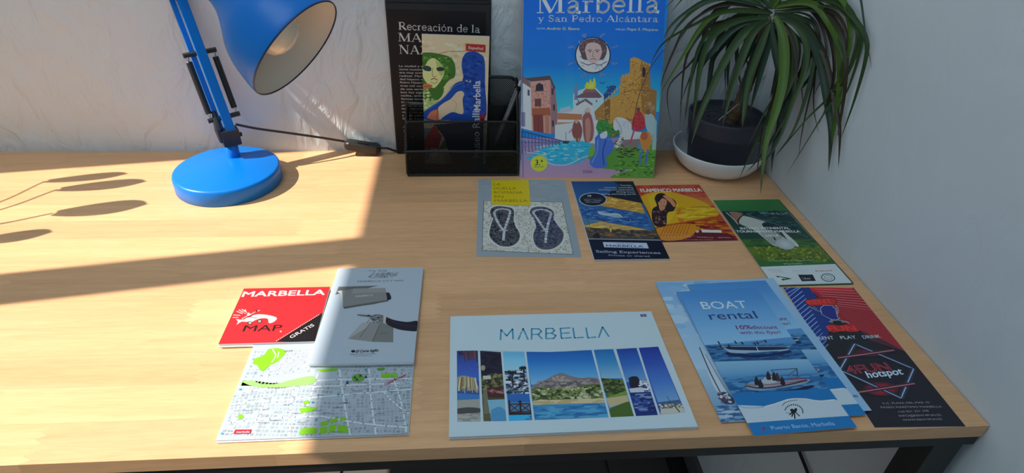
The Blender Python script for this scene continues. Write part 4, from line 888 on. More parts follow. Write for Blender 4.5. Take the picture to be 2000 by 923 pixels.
px = [(1220+x/4.013, 340+y/4.013) for x, y in ((55,85),(590,84),(890,516),(300,536))]
t, w, h = flyer('leaflet', 'red and yellow flamenco leaflet showing a dancer, partly under the sailing leaflets', 'leaflet', px, 0, .6, layers=2, jit=.25)
A = Art(w, h, px, k=1.35, z=.65).src(1220, 340, 4.013)
A.bg((170, 62, 45)); A.grad([(50,80),(600,80),(700,250),(120,250)], [(178,58,45),(180,78,48),(190,120,45)]); A.daubs([(90,90),(600,90),(690,200),(130,200)], 90, 6, [(175,60,45),(185,75,50),(165,50,42)], 2)
A.blob([(120,180),(180,150),(330,135),(480,170),(620,220),(720,290),(740,320),(660,350),(520,365),(430,390),(330,400),(240,420),(190,300)], (200,150,25))
A.blob([(180,180),(230,150),(330,150),(420,230),(420,270),(390,330),(330,400),(270,400),(220,300)], (205,165,35)); A.blob([(410,290),(440,275),(560,262),(700,262),(735,310),(640,345),(480,370),(425,350)], (190,145,20)); A.line([(400,290),(470,270),(600,258),(700,262)], 1, (150,70,20), 5); A.blob([(415,300),(435,280),(460,300),(470,370),(440,380),(420,345)], (195,110,30))
A.daubs([(430,270),(700,262),(700,330),(450,350)], 60, 5, [(205,165,30),(185,135,22),(212,175,50)], 3)
A.blob([(250,420),(330,400),(480,375),(620,350),(720,335),(800,390),(860,480),(890,520),(300,536)], (165,70,30)); A.daubs([(280,430),(740,345),(860,500),(320,525)], 150, 5, [(190,110,30),(150,45,32),(120,30,35),(200,130,35),(100,30,40)], 3); A.poly([(600,440),(830,470),(885,516),(300,536),(290,505)], (95,28,40)); A.blob([(250,430),(420,395),(560,400),(540,480),(420,520),(290,515)], (200,125,30))
for k in range(9): A.line([(280+k*26,500-k*2),(330+k*24,400-k*3)], .8, (150,70,30))
A.blob([(235,190),(255,158),(300,150),(350,175),(400,210),(410,240),(390,290),(350,300),(335,330),(330,405),(260,415),(225,380),(215,310),(225,270),(255,250),(245,220)], (42,26,32)); A.ell(300,222,36,42,(190,130,95),18); A.blob([(262,205),(275,170),(320,168),(352,200),(345,215),(300,190),(270,222)], (35,20,25)); A.ell(288,222,5,3,(50,30,30),8); A.ell(315,222,5,3,(50,30,30),8); A.line([(290,245),(304,249),(316,244)], 1, (170,35,40), 3)
A.blob([(300,172),(335,165),(380,200),(405,240),(392,262),(360,225),(330,200)], (195,125,85)); A.blob([(270,252),(320,252),(315,280),(285,290)], (185,125,90)); A.daubs([(230,290),(330,290),(325,400),(240,400)], 60, 3, [(150,120,110),(60,40,45),(110,70,65),(25,15,20)], 1.2)
A.text('FLAMENCO MARBELLA', (128, 140), (612, 140), 28, (225,215,200), .03); A.poly([(605,436),(758,440),(762,460),(612,458)], (215,200,190)); A.ell(575, 450, 14, 11, (190,170,150), 14)
A.text('RESERVAS   marbella flamenco', (300, 472), (560, 488), 6, (200,160,140)); A.text('AVENIDA DEL MAR  ·  MARBELLA  ·  ESPAÑA', (300, 497), (830, 500), 7, (205,170,150)); A.text('espectáculo en vivo todas las noches', (310, 520), (700, 516), 7, (190,150,130))
A.out(t, M_inkg)

GX = lambda *p: [(1220+x/4.013, 340+y/4.013) for x, y in p]
gpx = GX((695,205),(1212,195),(1765,850),(1165,872))
def golf(px, z, th, lab, full):
    t, w, h = flyer('leaflet', lab, 'leaflet', px, z, th, layers=1, size=None, group='golf tournament leaflets', edge=M_white if full else M_gg)
    if not full: return
    A = Art(w, h, px, k=1.4, z=th+.05).src(1220, 340, 4.013)
    A.bg((42, 98, 52)); A.grad([(695,205),(1212,195),(1290,290),(765,300)], [(48,112,60),(44,100,55)])
    A.grad([(760,295),(1290,290),(1490,515),(920,525)], [(24,44,48),(30,60,52),(34,62,50)]); A.daubs([(900,300),(1290,292),(1420,440),(1000,420)], 90, 5, [(20,45,52),(28,62,66),(38,80,84),(18,36,42)], 2.4); A.daubs([(1060,300),(1280,300),(1300,318),(1080,318)], 30, 2.5, [(95,135,130),(60,100,100)])
    A.grad([(910,515),(1490,510),(1650,690),(1040,700)], [(48,80,40),(90,110,40),(60,90,40)]); A.daubs([(930,530),(1500,520),(1560,570),(960,580)], 60, 5, [(42,85,45),(60,100,50),(35,70,38)], 4); A.daubs([(1010,575),(1540,560),(1640,690),(1110,690)], 380, 3.2, [(110,125,35),(140,145,50),(70,85,25),(95,105,40),(55,70,28)], 1.2)
    A.blob([(820,300),(880,300),(935,320),(920,350),(905,400),(880,380)], (135,100,85)); A.blob([(930,330),(1000,345),(1110,380),(1090,400),(1150,440),(1250,500),(1330,560),(1290,570),(1180,570),(1100,510),(1010,440),(915,400),(905,370)], (165,168,160)); A.blob([(1050,420),(1150,440),(1240,500),(1180,560),(1100,500)], (140,142,138)); A.line([(940,320),(895,365),(900,405)], 1.8, (20,24,28), 4); A.line([(800,305),(850,350),(895,400)], 1.6, (170,175,170), 3)
    A.line([(960,320),(1200,400),(1440,500)], 1.4, (95,110,110), 4); A.blob([(1220,440),(1270,470),(1365,560),(1340,572),(1290,530)], (175,178,175)); A.line([(1168,490),(1188,525)], 2, (20,22,24)); A.line([(1290,300),(1480,512)], .8, (130,150,140)); A.blob([(1080,400),(1110,385),(1220,430),(1210,445),(1120,440)], (24,44,44))
    A.ell(1262, 556, 74, 40, (178,182,184), 26, edge=(150,156,160), rot=.22)
    A.text('INTERCONTINENTAL', (918, 442), (1305, 436), 18, (215,220,218), .03); A.text('TOURNAMENT MARBELLA', (885, 466), (1385, 462), 18, (215,220,218), .03); A.text('2024', (1110, 498), (1215, 496), 17, (205,212,210), .02)
    A.text('Entrega y cóctel · 24 de agosto 2024', (1135, 690), (1472, 684), 10, (150,175,130), .01); A.text('Marbella', (1255, 716), (1395, 710), 13, (150,175,130), .01)
    A.part('sponsor_band', 'white sponsor band'); A.poly([(1040,735),(1660,706),(1800,860),(1150,890)], (186,192,194))
    A.poly([(1185,800),(1312,822),(1225,840)], (25,85,50)); A.daubs([(1190,805),(1290,822),(1220,835)]+[(1215,838)], 8, 3, [(190,200,195)]); A.text('MARQUÉS', (1130, 762), (1235, 762), 10, (150,150,150)); A.text('HOTEL', (1150, 778), (1255, 776), 10, (165,160,150)); A.text('MAGNA', (1318, 768), (1445, 762), 9, (165,165,168)); A.text('CAFÉ & BAR', (1325, 780), (1440, 776), 7, (175,175,178)); A.text('ArteLanza', (1492, 768), (1622, 762), 12, (170,60,70), .02)
    A.poly([(1355,792),(1468,790),(1492,838),(1385,842)], (24,28,40)); A.text('Uber', (1395, 828), (1458, 826), 16, (140,150,165), .02)
    A.ell(1585, 812, 54, 31, (60,80,85), 28, rot=.1); A.ell(1585, 812, 46, 25, (186,192,194), 28, rot=.1); A.ell(1585, 812, 32, 17, (80,100,100), 24, rot=.1); A.ell(1585, 812, 28, 14, (186,192,194), 24, rot=.1); A.text('GOLF', (1568, 816), (1602, 816), 8, (70,90,90))
    A.out(t, M_inkg)
M_gg = mat('dark_green_printed_sheet', (.03, .08, .045, 1), rough=.4)
golf([(x+3.5, y+2.5) for x, y in gpx], 0, .5, 'lowest golf leaflet of the stack, its dark edge showing on the right', False)
golf([(x+2.5 if i in (1, 2) else x+1, y-1.5 if i == 2 else y+.5) for i, (x, y) in enumerate(gpx)], .55, .5, 'middle golf leaflet of the stack, between two others', False)
golf(gpx, 1.1, .6, 'top golf leaflet with glove, ball and white sponsor band', True)

# --- white landscape brochure
Z8 = lambda *p: [(860+x/3.296, 590+y/3.296) for x, y in p]
px = Z8((62,88),(1356,60),(1663,806),(62,864))
t, w, h = flyer('brochure', 'white landscape brochure with a blue title over seven photo strips', 'brochure', px, 0, 3.4, layers=5, jit=.45, part='page')
A = Art(w, h, px, k=1.32, z=3.45).src(860, 590, 3.296)
A.bg((182, 196, 203))
bl = (60, 135, 165)
M_ = [[(385,240),(388,175),(425,215),(462,170),(466,235)], [(500,238),(530,168),(562,238)], [(585,238),(585,170),(630,170),(648,185),(632,205),(590,207)], [(625,207),(655,236)], [(678,232),(678,168),(720,168),(732,182),(715,198),(680,200)], [(715,200),(742,214),(728,232),(678,234)], [(832,165),(770,168),(778,232),(842,228)], [(774,200),(830,197)], [(852,165),(862,230),(920,226)], [(936,165),(948,230),(1000,225)], [(1018,228),(1042,160),(1084,222)]]
for q in M_: A.line(q, 1.8, bl)
for q in ([(508,205),(550,215)], [(400,190),(392,205)]): A.line(q, .9, (182,196,203))
for x in (402, 520, 600, 700, 790, 870, 960): A.line([(x,175),(x+8,240)], .5, (182,196,203))
A.poly([(1284,80),(1322,78),(1328,94),(1290,96)], (60,50,95)); A.line([(1285,87),(1327,86)], .9, (190,190,200)); A.line([(1304,79),(1309,95)], .9, (190,190,200)); A.line([(1285,87),(1327,86)], .45, (150,50,60)); A.line([(1304,79),(1309,95)], .45, (150,50,60))
# strip 1: thatch parasol on a beach
A.part('photo_strip'); A.poly([(105,310),(240,310),(262,765),(113,765)], (52,72,140)); A.grad([(105,310),(240,310),(248,500),(109,500)], [(45,50,110),(55,80,160),(60,100,180)])
A.daubs([(110,312),(238,312),(238,360),(140,340)], 50, 3, [(60,40,60),(90,50,60),(40,34,70)], 1.2)
for k in range(14): A.line([(150+k*6.5,312),(158+k*6.2,350+R.uniform(0,45))], .8, R.choice([(85,55,65),(60,45,70),(110,70,75)]))
A.blob([(109,480),(140,468),(190,478),(225,505),(246,545),(240,582),(215,560),(190,568),(160,545),(130,560),(109,535)], (150,140,110))
for k in range(34): x = 112+k*3.9; A.line([(x*.8+34,475+abs(x-170)*.12),(x,535+R.uniform(0,48))], .7, R.choice([(175,165,130),(130,110,75),(195,188,160),(110,88,60)]))
A.poly([(109,580),(252,590),(255,622),(110,626)], (60,110,170)); A.poly([(110,626),(255,620),(262,765),(113,765)], (150,148,142)); A.blob([(112,680),(180,672),(258,680),(258,705),(180,712),(112,712)], (70,68,68)); A.daubs([(113,715),(258,715),(260,762),(113,762)], 40, 3, [(160,158,150),(135,132,128)], 3)
# strip 2: night garden
A.part('photo_strip'); A.poly([(252,310),(390,320),(432,762),(282,762)], (32,28,48)); A.daubs([(256,320),(390,325),(400,440),(262,440)], 60, 4, [(28,24,44),(38,34,56),(24,20,36)], 1.5)
A.poly([(264,490),(405,455),(415,620),(275,620)], (80,78,48)); A.daubs([(264,470),(402,450),(414,600),(274,600)], 170, 3.2, [(110,105,65),(60,64,36),(45,40,34),(135,125,85),(40,36,38)], 1.4); A.ell(275,420,14,18,(150,140,120),12); A.poly([(275,470),(325,472),(325,492),(275,492)], (185,180,165)); A.poly([(300,545),(414,545),(416,612),(302,612)], (70,38,40)); A.daubs([(300,560),(410,560),(412,580),(300,580)], 22, 2.4, [(170,110,100),(120,70,70)], 2)
A.poly([(276,560),(300,560),(325,725),(282,725)], (110,105,85)); A.poly([(305,625),(420,622),(430,762),(330,762)], (120,165,185)); A.blob([(330,690),(380,670),(425,700),(430,760),(335,760)], (75,135,175)); A.poly([(280,715),(325,712),(325,762),(282,762)], (90,82,55))
# strip 3: marina
A.part('photo_strip'); A.poly([(396,318),(540,322),(600,760),(440,762)], (120,180,210)); A.grad([(396,318),(540,322),(550,440),(408,440)], [(95,165,205),(125,185,212),(150,190,205)])
A.daubs([(415,440),(555,440),(575,585),(428,585)], 220, 3.4, [(30,34,48),(55,60,80),(150,160,175),(200,205,210),(40,42,50),(80,90,110)], 1.8)
for x, y in ((462,450),(535,420)):
    for k in range(9): t_a = k*.7; A.line([(x,y),(x+30*math.cos(t_a),y+14*math.sin(t_a)+4)], 1.6, (28,32,40))
    A.line([(x,y),(x+6,y+90)], 1.3, (30,30,36))
A.poly([(430,588),(575,588),(582,640),(436,640)], (45,95,165)); A.poly([(436,640),(582,640),(590,715),(444,720)], (70,120,160)); A.poly([(444,725),(592,715),(600,760),(446,762)], (50,165,215)); A.poly([(442,708),(590,708),(592,722),(444,724)], (50,32,34))
for a_, b_ in (((440,655),(585,652)), ((444,705),(590,702))): A.line([a_, b_], 1.4, (60,36,36))
for x in (445, 515, 582): A.line([(x,630),(x+4,712)], 1.8, (48,28,32))
for x in (447, 517): A.line([(x,655),(x+66,705)], 1.1, (70,40,40)); A.line([(x,703),(x+64,655)], 1.1, (70,40,40))
A.ell(513,640,14,4,(30,28,40),10)
# strip 4: mountain and beach
A.part('photo_strip'); A.poly([(546,318),(972,310),(1090,742),(608,757)], (40,110,180)); A.grad([(546,318),(972,310),(1028,520),(585,530)], [(28,88,165),(42,112,185),(75,145,198),(120,170,205)])
A.blob([(583,545),(620,520),(680,498),(730,470),(780,455),(830,472),(900,488),(960,485),(1018,495),(1032,545),(800,575),(590,575)], (125,112,115)); A.daubs([(640,515),(1000,500),(1020,545),(610,555)], 240, 3.6, [(140,125,125),(105,92,95),(155,140,138),(120,105,100),(90,85,80)], 2); A.daubs([(730,475),(830,480),(850,510),(700,510)], 50, 3, [(160,145,140),(130,112,115)], 1.4)
A.blob([(588,560),(650,545),(740,560),(860,548),(960,530),(1035,535),(1055,600),(1058,625),(800,632),(600,628)], (85,100,50)); A.daubs([(592,560),(1038,540),(1055,615),(598,622)], 420, 3.2, [(65,82,38),(105,120,60),(45,62,30),(150,150,110),(120,125,70),(185,180,150)], 1.5)
A.poly([(600,632),(800,626),(1062,622),(1068,650),(604,662)], (190,170,125)); A.daubs([(602,634),(1062,626),(1066,648),(604,658)], 50, 3, [(200,180,138),(180,158,112)], 4)
A.grad([(603,660),(1066,648),(1090,742),(608,757)], [(70,140,175),(45,115,170),(35,95,155)]); A.daubs([(606,668),(1068,655),(1086,738),(610,750)], 130, 3, [(55,125,172),(38,100,158),(80,150,185)], 6)
# strip 5: golf green
A.part('photo_strip'); A.poly([(985,310),(1112,306),(1255,738),(1100,742)], (60,130,185)); A.grad([(985,310),(1112,306),(1172,490),(1040,495)], [(30,100,165),(60,135,185),(130,170,195)])
A.poly([(1035,490),(1172,500),(1200,575),(1075,612)], (60,72,38)); A.daubs([(1035,495),(1172,502),(1200,580),(1070,605)], 130, 3.4, [(48,62,30),(80,92,45),(105,112,60),(36,48,28)], 1.4); A.poly([(1072,612),(1200,572),(1208,600),(1080,622)], (110,140,60))
A.poly([(1068,620),(1205,602),(1215,640),(1092,680)], (185,165,125)); A.blob([(1090,690),(1130,672),(1225,645),(1260,740),(1100,742)], (70,95,35))
# strip 6: harbour
A.part('photo_strip'); A.poly([(1132,306),(1262,298),(1412,735),(1262,738)], (40,75,150)); A.grad([(1132,306),(1262,298),(1330,500),(1195,520)], [(28,62,150),(50,100,175),(95,145,190)])
A.blob([(1212,490),(1240,480),(1275,488),(1290,550),(1250,560),(1225,545)], (32,28,45)); A.daubs([(1285,510),(1335,510),(1355,580),(1295,580)], 70, 3, [(200,205,210),(150,160,180),(60,70,110),(220,222,225)], 1.6); A.blob([(1215,560),(1300,552),(1310,585),(1240,598)], (185,190,200)); A.poly([(1222,585),(1355,580),(1410,735),(1265,738)], (30,45,110)); A.blob([(1245,595),(1310,590),(1335,650),(1290,680)], (20,20,50)); A.daubs([(1240,600),(1350,590),(1390,700),(1270,700)], 90, 3, [(45,70,140),(25,35,90),(110,130,170),(60,90,155)], 3)
# strip 7: beach and sea wall
A.part('photo_strip'); A.poly([(1275,298),(1402,290),(1580,712),(1420,728)], (45,75,165)); A.grad([(1275,298),(1402,290),(1545,640),(1405,655)], [(32,52,140),(48,80,165),(70,115,185),(110,150,190)])
A.poly([(1400,648),(1540,632),(1550,655),(1408,662)], (60,90,130)); A.poly([(1408,660),(1552,655),(1565,685),(1420,690)], (120,115,110)); A.daubs([(1410,664),(1555,660),(1562,680),(1418,684)], 50, 2.5, [(80,78,75),(190,188,180),(150,145,138)], 1.4); A.poly([(1420,690),(1566,684),(1580,712),(1422,728)], (185,180,165)); A.line([(1462,608),(1495,680)], .5, (40,40,50)); A.line([(1510,670),(1545,712)], 1.2, (60,58,55))
A.part('white_border'); wq = (182, 196, 203)
for q in ([(247,300),(272,775)], [(393,300),(437,775)], [(543,300),(604,775)], [(977,300),(1096,755)], [(1122,295),(1260,750)], [(1268,290),(1416,745)]): A.line(q, 2.1, wq)
for q in ([(50,250),(105,305),(113,768),(50,790)], [(40,768),(113,766),(440,763),(608,758),(1100,743),(1420,729),(1580,713),(1590,708),(1760,700),(1760,900),(0,920)], [(1402,288),(1420,270),(1760,690),(1760,720),(1582,714)], [(50,300),(60,285),(1402,270),(1402,290),(1262,298),(972,309),(800,318),(700,321),(546,319),(240,310),(105,311)]): A.poly(q, wq)
A.out(t, M_inkg)
for zz in (.35, .63): G().box((-w/2-.15, h*(.5-zz)-5, 1), (-w/2-.0, h*(.5-zz)+5, 1.6)).out('staple', M_steel, t, world=False)

# --- folded maps
Z7 = lambda *p: [(400+x/2.428, 500+y/2.428) for x, y in p]
px = Z7((268,300),(1004,300),(965,846),(70,866))
SHZ = 3.0
c_, a_, w_, h_ = fit_rect(px, SHZ)
t, w, h = flyer('street_map', 'folded white street map with green parks, under the grey booklet', 'map', px, 0, SHZ, layers=4, jit=.9, part='folded_sheet')
A = Art(w, h, px, k=.98, z=SHZ+.05).src(400, 500, 2.428)
A.bg((176, 186, 198)); R = A.rnd
gr, gy, st_ = (128, 195, 30), (140, 150, 158), (205, 212, 220)
A.up()
def M4(u, v):
    x = (80+(u*885))+ (1-v)*(150-u*110); return (x, 440+v*415-10*math.sin(u*3))
for j in range(26):
    for i in range(44):
        u, v = (i+.5)/44, (j+.5)/26
        if R.random() < .16: continue
        if .30 < v < .42 and u < .55: continue
        k_u, k_v = 1.02*R.uniform(.22, .43)/44, R.uniform(.25, .42)/26
        dz = .5*math.sin(u*7+v*5)/26; sh_ = .012*math.sin(v*9)
        q = [M4(u-k_u+sh_, v-k_v+dz), M4(u+k_u+sh_, v-k_v+dz*1.2), M4(u+k_u+sh_, v+k_v+dz*1.2), M4(u-k_u+sh_, v+k_v+dz)]
        A.poly(q, R.choice([(150,158,166),(160,168,176),(142,151,160),(166,174,182),(156,165,173),(172,179,187)]), lay=False)
A.up(5)
for (x0, y0, x1, y1) in ((90,700,980,640),(120,640,985,610),(250,600,990,590),(80,790,560,760),(560,760,975,820),(640,540,700,850),(780,540,820,850),(430,600,420,860),(300,560,250,860),(180,640,150,860),(900,600,960,840),(850,650,980,760),(540,560,480,760)):
    A.line([(x0,y0),((x0+x1)/2+R.uniform(-12,12),(y0+y1)/2+R.uniform(-8,8)),(x1,y1)], 1.6, (216,221,227), 4)
for k in range(12): A.line([(380+k*11,436+k*2),(300+k*13,560-k*3)], .7, (210,216,224)); A.line([(310,470+k*9),(520,450+k*8)], .6, (210,216,224))
A.line([(180,598),(230,600),(330,612),(420,606),(520,588)], 6.5, (170,205,130), 6); A.blob([(175,590),(230,585),(260,600),(330,606),(400,590),(500,570),(528,580),(520,606),(420,618),(330,622),(230,612)], (150,198,110))
A.blob([(300,436),(350,434),(384,450),(368,475),(345,500),(310,515),(280,542),(262,535),(250,515),(228,505),(240,480),(275,468)], gr); A.line([(320,440),(335,470),(318,500)], 1.2, (216,221,227), 4); A.line([(350,450),(345,480)], 1, (216,221,227))
A.poly([(530,540),(630,535),(632,546),(560,552)], gr); A.blob([(700,575),(735,562),(760,585),(740,602),(705,598)], (110,160,60)); A.blob([(835,575),(850,565),(885,565),(882,580),(850,586)], gr); A.ell(902,572,14,11,gr,12); A.blob([(815,540),(850,536),(852,548),(825,550)], (100,150,60))
for q in ([(560,788),(595,782),(598,800),(562,806)], [(605,775),(640,770),(642,785),(606,796)], [(650,768),(675,766),(678,782),(652,782)], [(558,812),(592,808),(590,838),(558,842)], [(600,804),(632,800),(630,836),(598,838)], [(640,800),(690,812),(692,838),(640,838)], [(462,722),(510,715),(545,720),(520,738),(465,745)], [(470,818),(520,812),(548,818),(545,842),(460,845)], [(170,750),(184,744),(200,760),(175,772)], [(475,690),(500,684),(505,700),(478,704)]): A.poly(q, gr)
for x, y in ((680,600),(765,582),(540,775),(100,835),(520,695),(765,545),(175,628),(640,660)): A.ell(x, y, 7, 5, (60,150,170), 8)
for x, y in ((715,580),(725,590),(740,572),(680,604),(766,578)): A.poly([(x-8,y+6),(x,y-8),(x+8,y+6)], (50,60,70))
for k in range(30): x, y = 120+R.random()*840, 560+R.random()*285; A.text(R.choice(['Calle Ancha', 'Avda. del Mar', 'C. Mayor', 'Parque', 'Plaza', 'C. San Juan', 'Paseo']), (x, y), (x+R.uniform(28, 48), y-1), 5, (70,80,90))
A.text('Casco Antiguo', (858, 622), (955, 576), 13, (190,70,90), .02); A.line([(860,612),(955,570)], .5, (190,70,90))
A.text('Parque de la Constitución', (268, 605), (312, 605), 5, (70,90,60)); A.text('CASTILLO ÁRABE', (372, 452), (412, 450), 6, (70,80,90))
A.part('legend_tag', 'small red tag'); A.poly([(160,818),(238,818),(232,838),(152,838)], (185,35,55)); A.text('marbella', (166, 833), (228, 833), 9, (225,215,215), .01)
A.out(t, M_ink)

px = Z7((184,152),(595,146),(520,402),(66,418))
t, w, h = flyer('city_map', 'small red folded city map with white title and black corner', 'map', px, 0, 6.2, layers=6, jit=.8, part='folded_panel')
A = Art(w, h, px, k=.62, z=6.25).src(400, 500, 2.428)
A.bg((238, 48, 56)); wh = (250, 245, 240)
A.part('title_lettering', 'white title'); A.text('MARBELLA', (174, 192), (568, 184), 26, wh, .045); A.text('SUBSUOP', (190, 214), (548, 208), 20, (222,45,52), .02)
A.part('cover_print'); A.text('MAP', (180, 358), (362, 354), 30, (60,18,20), .01); A.ell(362, 357, 5, 4, (235,200,170), 10)
A.blob([(148,300),(185,302),(205,290),(225,300),(205,312),(175,312),(152,326),(158,312)], wh); A.blob([(205,300),(235,280),(285,278),(342,292),(330,312),(306,318),(300,298),(270,296),(240,305),(215,318)], wh); A.line([(178,298),(200,285),(215,278),(205,270),(190,272)], 1.4, wh, 3)
for q in ([(150,262),(180,274)], [(160,255),(185,268)], [(175,252),(192,264)], [(135,280),(168,282)], [(190,254),(198,266)], [(132,292),(160,292)]): A.line(q, .9, wh)
A.ell(208, 278, 7, 6, wh, 10); A.line([(215,280),(235,268),(248,262)], 1.3, wh, 3); A.ell(247,261,6,4,(70,20,20),10); A.line([(250,262),(262,258)], 1, wh)
for x, y in ((216,318),(262,310)): A.ell(x,y,11,8,(60,20,22),12); A.ell(x,y,7,5,(240,235,230),12); A.ell(x,y,3,2,(60,20,22),8)
A.line([(200,296),(215,286),(228,292),(250,296)], .6, (90,25,28), 3)
A.part('corner_flash', 'black corner flash'); A.poly([(345,404),(560,268),(518,410)], (28,20,24))
for k in range(24): f = k/24; x, y = 340+205*f, 400-126*f; A.poly([(x,y),(x+4,y-2.5),(x+6,y+.5),(x+2,y+3)], (235,225,220), lay=False)
A.up(); A.text('GRATIS', (412, 390), (520, 330), 17, (225,215,215), .03)
A.out(t, M_ink)

px = Z7((620,56),(1035,56),(992,518),(512,520))
c_, a_, w_, h_ = fit_rect(px, 6.5)
t, w, h = flyer('city_map', 'grey folded city map booklet with gloved hand holding shopping bags', 'map', px, 0, 4.6, layers=5, jit=.8, part='folded_panel')
tl_ = math.asin(SHZ/ h)+.002
t.location.z += .0; t.rotation_euler = Matrix.Rotation(t.rotation_euler.z, 3, 'Z') @ Matrix.Rotation(-tl_, 3, 'X') and (Matrix.Rotation(t.rotation_euler.z, 3, 'Z') @ Matrix.Rotation(tl_*-1, 3, 'X')).to_euler()
t.rotation_euler = (Matrix.Rotation(a_, 3, 'Z') @ Matrix.Rotation(tl_, 3, 'X')).to_euler(); t.location.z = (SHZ/2+.25)/1000+DZ
t.rotation_euler = (Matrix.Rotation(a_, 3, 'Z') @ Matrix.Rotation(-0.0, 3, 'X')).to_euler(); t.location.z = DZ
t.rotation_euler = (Matrix.Rotation(a_, 3, 'Z') @ Matrix.Rotation(-tl_, 3, 'X')).to_euler(); t.location.z = DZ+(h/2*math.sin(tl_)+.1)/1000
t.rotation_euler = (Matrix.Rotation(a_, 3, 'Z') @ Matrix.Rotation(-tl_, 3, 'X')).to_euler()
A = Art(w, h, px, k=1.15, z=4.65).src(400, 500, 2.428)
A.bg((170, 180, 192)); dk_ = (75, 78, 84)
A.text('FOR', (818, 76), (858, 76), 9, dk_); A.line([(765,70),(800,72),(778,95),(770,104),(800,88),(830,104),(838,82),(850,106),(868,80),(880,104),(905,88)], .7, (85,88,90), 4); A.text('SHOPPING', (800, 98), (905, 98), 18, (85,88,92), 0, .3); A.text('LOVERS', (778, 108), (866, 108), 9, dk_)
A.text('MARBELLA CITY MAP', (718, 128), (940, 126), 8, dk_, .01)
A.poly([(628,150),(820,146),(740,166),(640,182),(614,190)], (95,98,100)); A.poly([(622,172),(648,168),(655,250),(640,186)], (205,205,205)); A.poly([(645,170),(700,160),(852,158),(868,220),(800,240),(655,256)], (128,128,126)); A.poly([(700,160),(852,158),(858,180),(690,184)], (142,142,140)); A.poly([(655,250),(868,218),(868,226),(660,260)], (90,90,90)); A.text('MARBELLA', (712, 204), (795, 196), 9, (185,185,182), .02); A.blob([(856,182),(872,184),(882,212),(864,220),(860,200)], (28,28,40))
A.poly([(812,318),(895,350),(896,424),(795,420)], (118,118,116)); A.poly([(745,330),(800,322),(830,335),(798,420),(685,404)], (135,135,133)); A.poly([(745,330),(800,322),(772,352),(690,402)], (160,160,158)); A.line([(790,325),(740,398)], .8, (90,90,90)); A.line([(830,340),(800,418)], .8, (80,80,80)); A.text('MARBELLA', (832, 384), (872, 382), 5, (70,70,70))
for q in ([(770,330),(795,300),(815,322)], [(800,330),(822,300),(845,330)]): A.line(q, .6, (60,60,60), 3)
A.blob([(722,287),(745,288),(790,292),(820,288),(850,298),(848,325),(825,335),(805,318),(790,305),(760,300),(728,294)], (120,122,124)); A.line([(724,290),(760,296),(800,300)], .8, (60,62,66), 3); A.daubs([(770,292),(845,296),(840,325),(800,318)], 34, 2.4, [(170,170,170),(80,82,86),(140,140,142),(45,46,50)])
A.poly([(848,296),(862,296),(862,332),(846,330)], (185,180,170)); A.blob([(860,302),(900,318),(960,328),(1010,325),(1008,370),(960,370),(910,360),(862,335)], (28,26,40)); A.line([(880,320),(950,345),(1005,350)], .8, (55,50,66), 4); A.poly([(1004,328),(1020,328),(1016,372),(1002,372)], (20,18,28))
A.ell(712, 463, 10, 6, (25,28,34), 14); A.text('El Corte Inglés', (724, 470), (826, 466), 13, (25,28,34), .03, .25); A.text('DEPARTMENT STORES', (696, 480), (818, 478), 5, (100,104,108)); A.text('elcorteingles.es', (715, 487), (800, 486), 4, (120,124,128))
A.out(t, M_inkg)

# --- neon leaflet, boat leaflets
Y1 = lambda *p: [(1260+x/2.714, 530+y/2.714) for x, y in p]
Y3 = lambda *p: [(1530+x/2.977, 540+y/2.977) for x, y in p]
px = [(1535,562.5),(1670.5,560),(1880,815),(1704,836.5)]
P_ = [desk(*p, .5) for p in px]; br_ = P_[3]+(P_[1]-P_[0])                      # fourth corner of the rectangle
px[2] = proj(br_)
t, w, h = flyer('leaflet', 'black leaflet with blue and red stripes and neon lettering at the right corner', 'leaflet', px, 0, .5)
A = Art(w, h, px, k=1.4, z=.55).src(1530, 540, 2.977)
A.bg((34, 32, 40)); A.poly([(-10,60),(170,68),(290,230),(255,375),(225,445)], (28,52,120)); A.poly([(165,62),(412,60),(560,230),(735,445),(570,360),(430,300),(330,250)], (150,34,42)); A.poly([(255,375),(290,230),(330,250),(430,300),(570,360),(735,445),(760,470),(420,385),(225,450)], (34,32,40))
A.grad([(165,62),(412,60),(440,95),(185,95)], [(195,42,48),(165,34,44)])
for k in range(19):
    y0 = 62+k*20.5; x0 = -5+k*12.6; A.line([(x0,y0+8),(x0+90-k*2.6,y0-64+k*1.6 if k > 2 else y0-40)], 1.1 if k < 13 else .7, (120,150,200))
for k in range(24):
    t_a = k/24; x1 = 412+325*t_a; y1 = 62+385*t_a; x0 = 180+k*14; y0 = 66+k*13.2; A.line([(x0,y0-6),(x1,y1)], .9 if k < 8 else .6, (205,120,125) if k < 9 else (165,80,90))
# emblem: red word plates, blue figure four
A.part('emblem'); 
A.blob([(138,140),(200,128),(300,124),(320,140),(312,160),(240,168),(170,172),(145,160)], (180,40,38)); A.text('RENT', (160, 162), (300, 154), 26, (215,60,50), .05); A.line([(138,140),(200,128),(300,124),(322,142),(312,162),(240,170),(168,174),(140,158),(138,140)], .8, (30,24,34))
A.blob([(225,185),(245,168),(290,168),(310,185),(322,235),(335,240),(315,250),(290,248),(262,235),(235,220)], (38,44,120)); A.line([(225,185),(245,168),(290,168),(312,186),(322,236),(336,242),(314,252),(288,250),(258,236),(232,220),(225,185)], .8, (165,165,180), 1)
for q in ([(170,180),(195,195),(225,205)], [(185,178),(205,190)], [(300,180),(325,190),(322,215)], [(312,165),(326,185)], [(275,265),(300,255),(340,255),(390,270)], [(285,250),(290,270)], [(345,265),(375,262)]): A.line(q, 1.5, (170,172,180), 3); A.line(q, .5, (50,50,60), 3)
A.blob([(255,292),(285,280),(330,285),(400,275),(440,300),(440,318),(400,322),(340,318),(300,326),(270,315)], (170,36,38)); A.text('FUN', (275, 320), (432, 312), 32, (215,55,48), .06); 
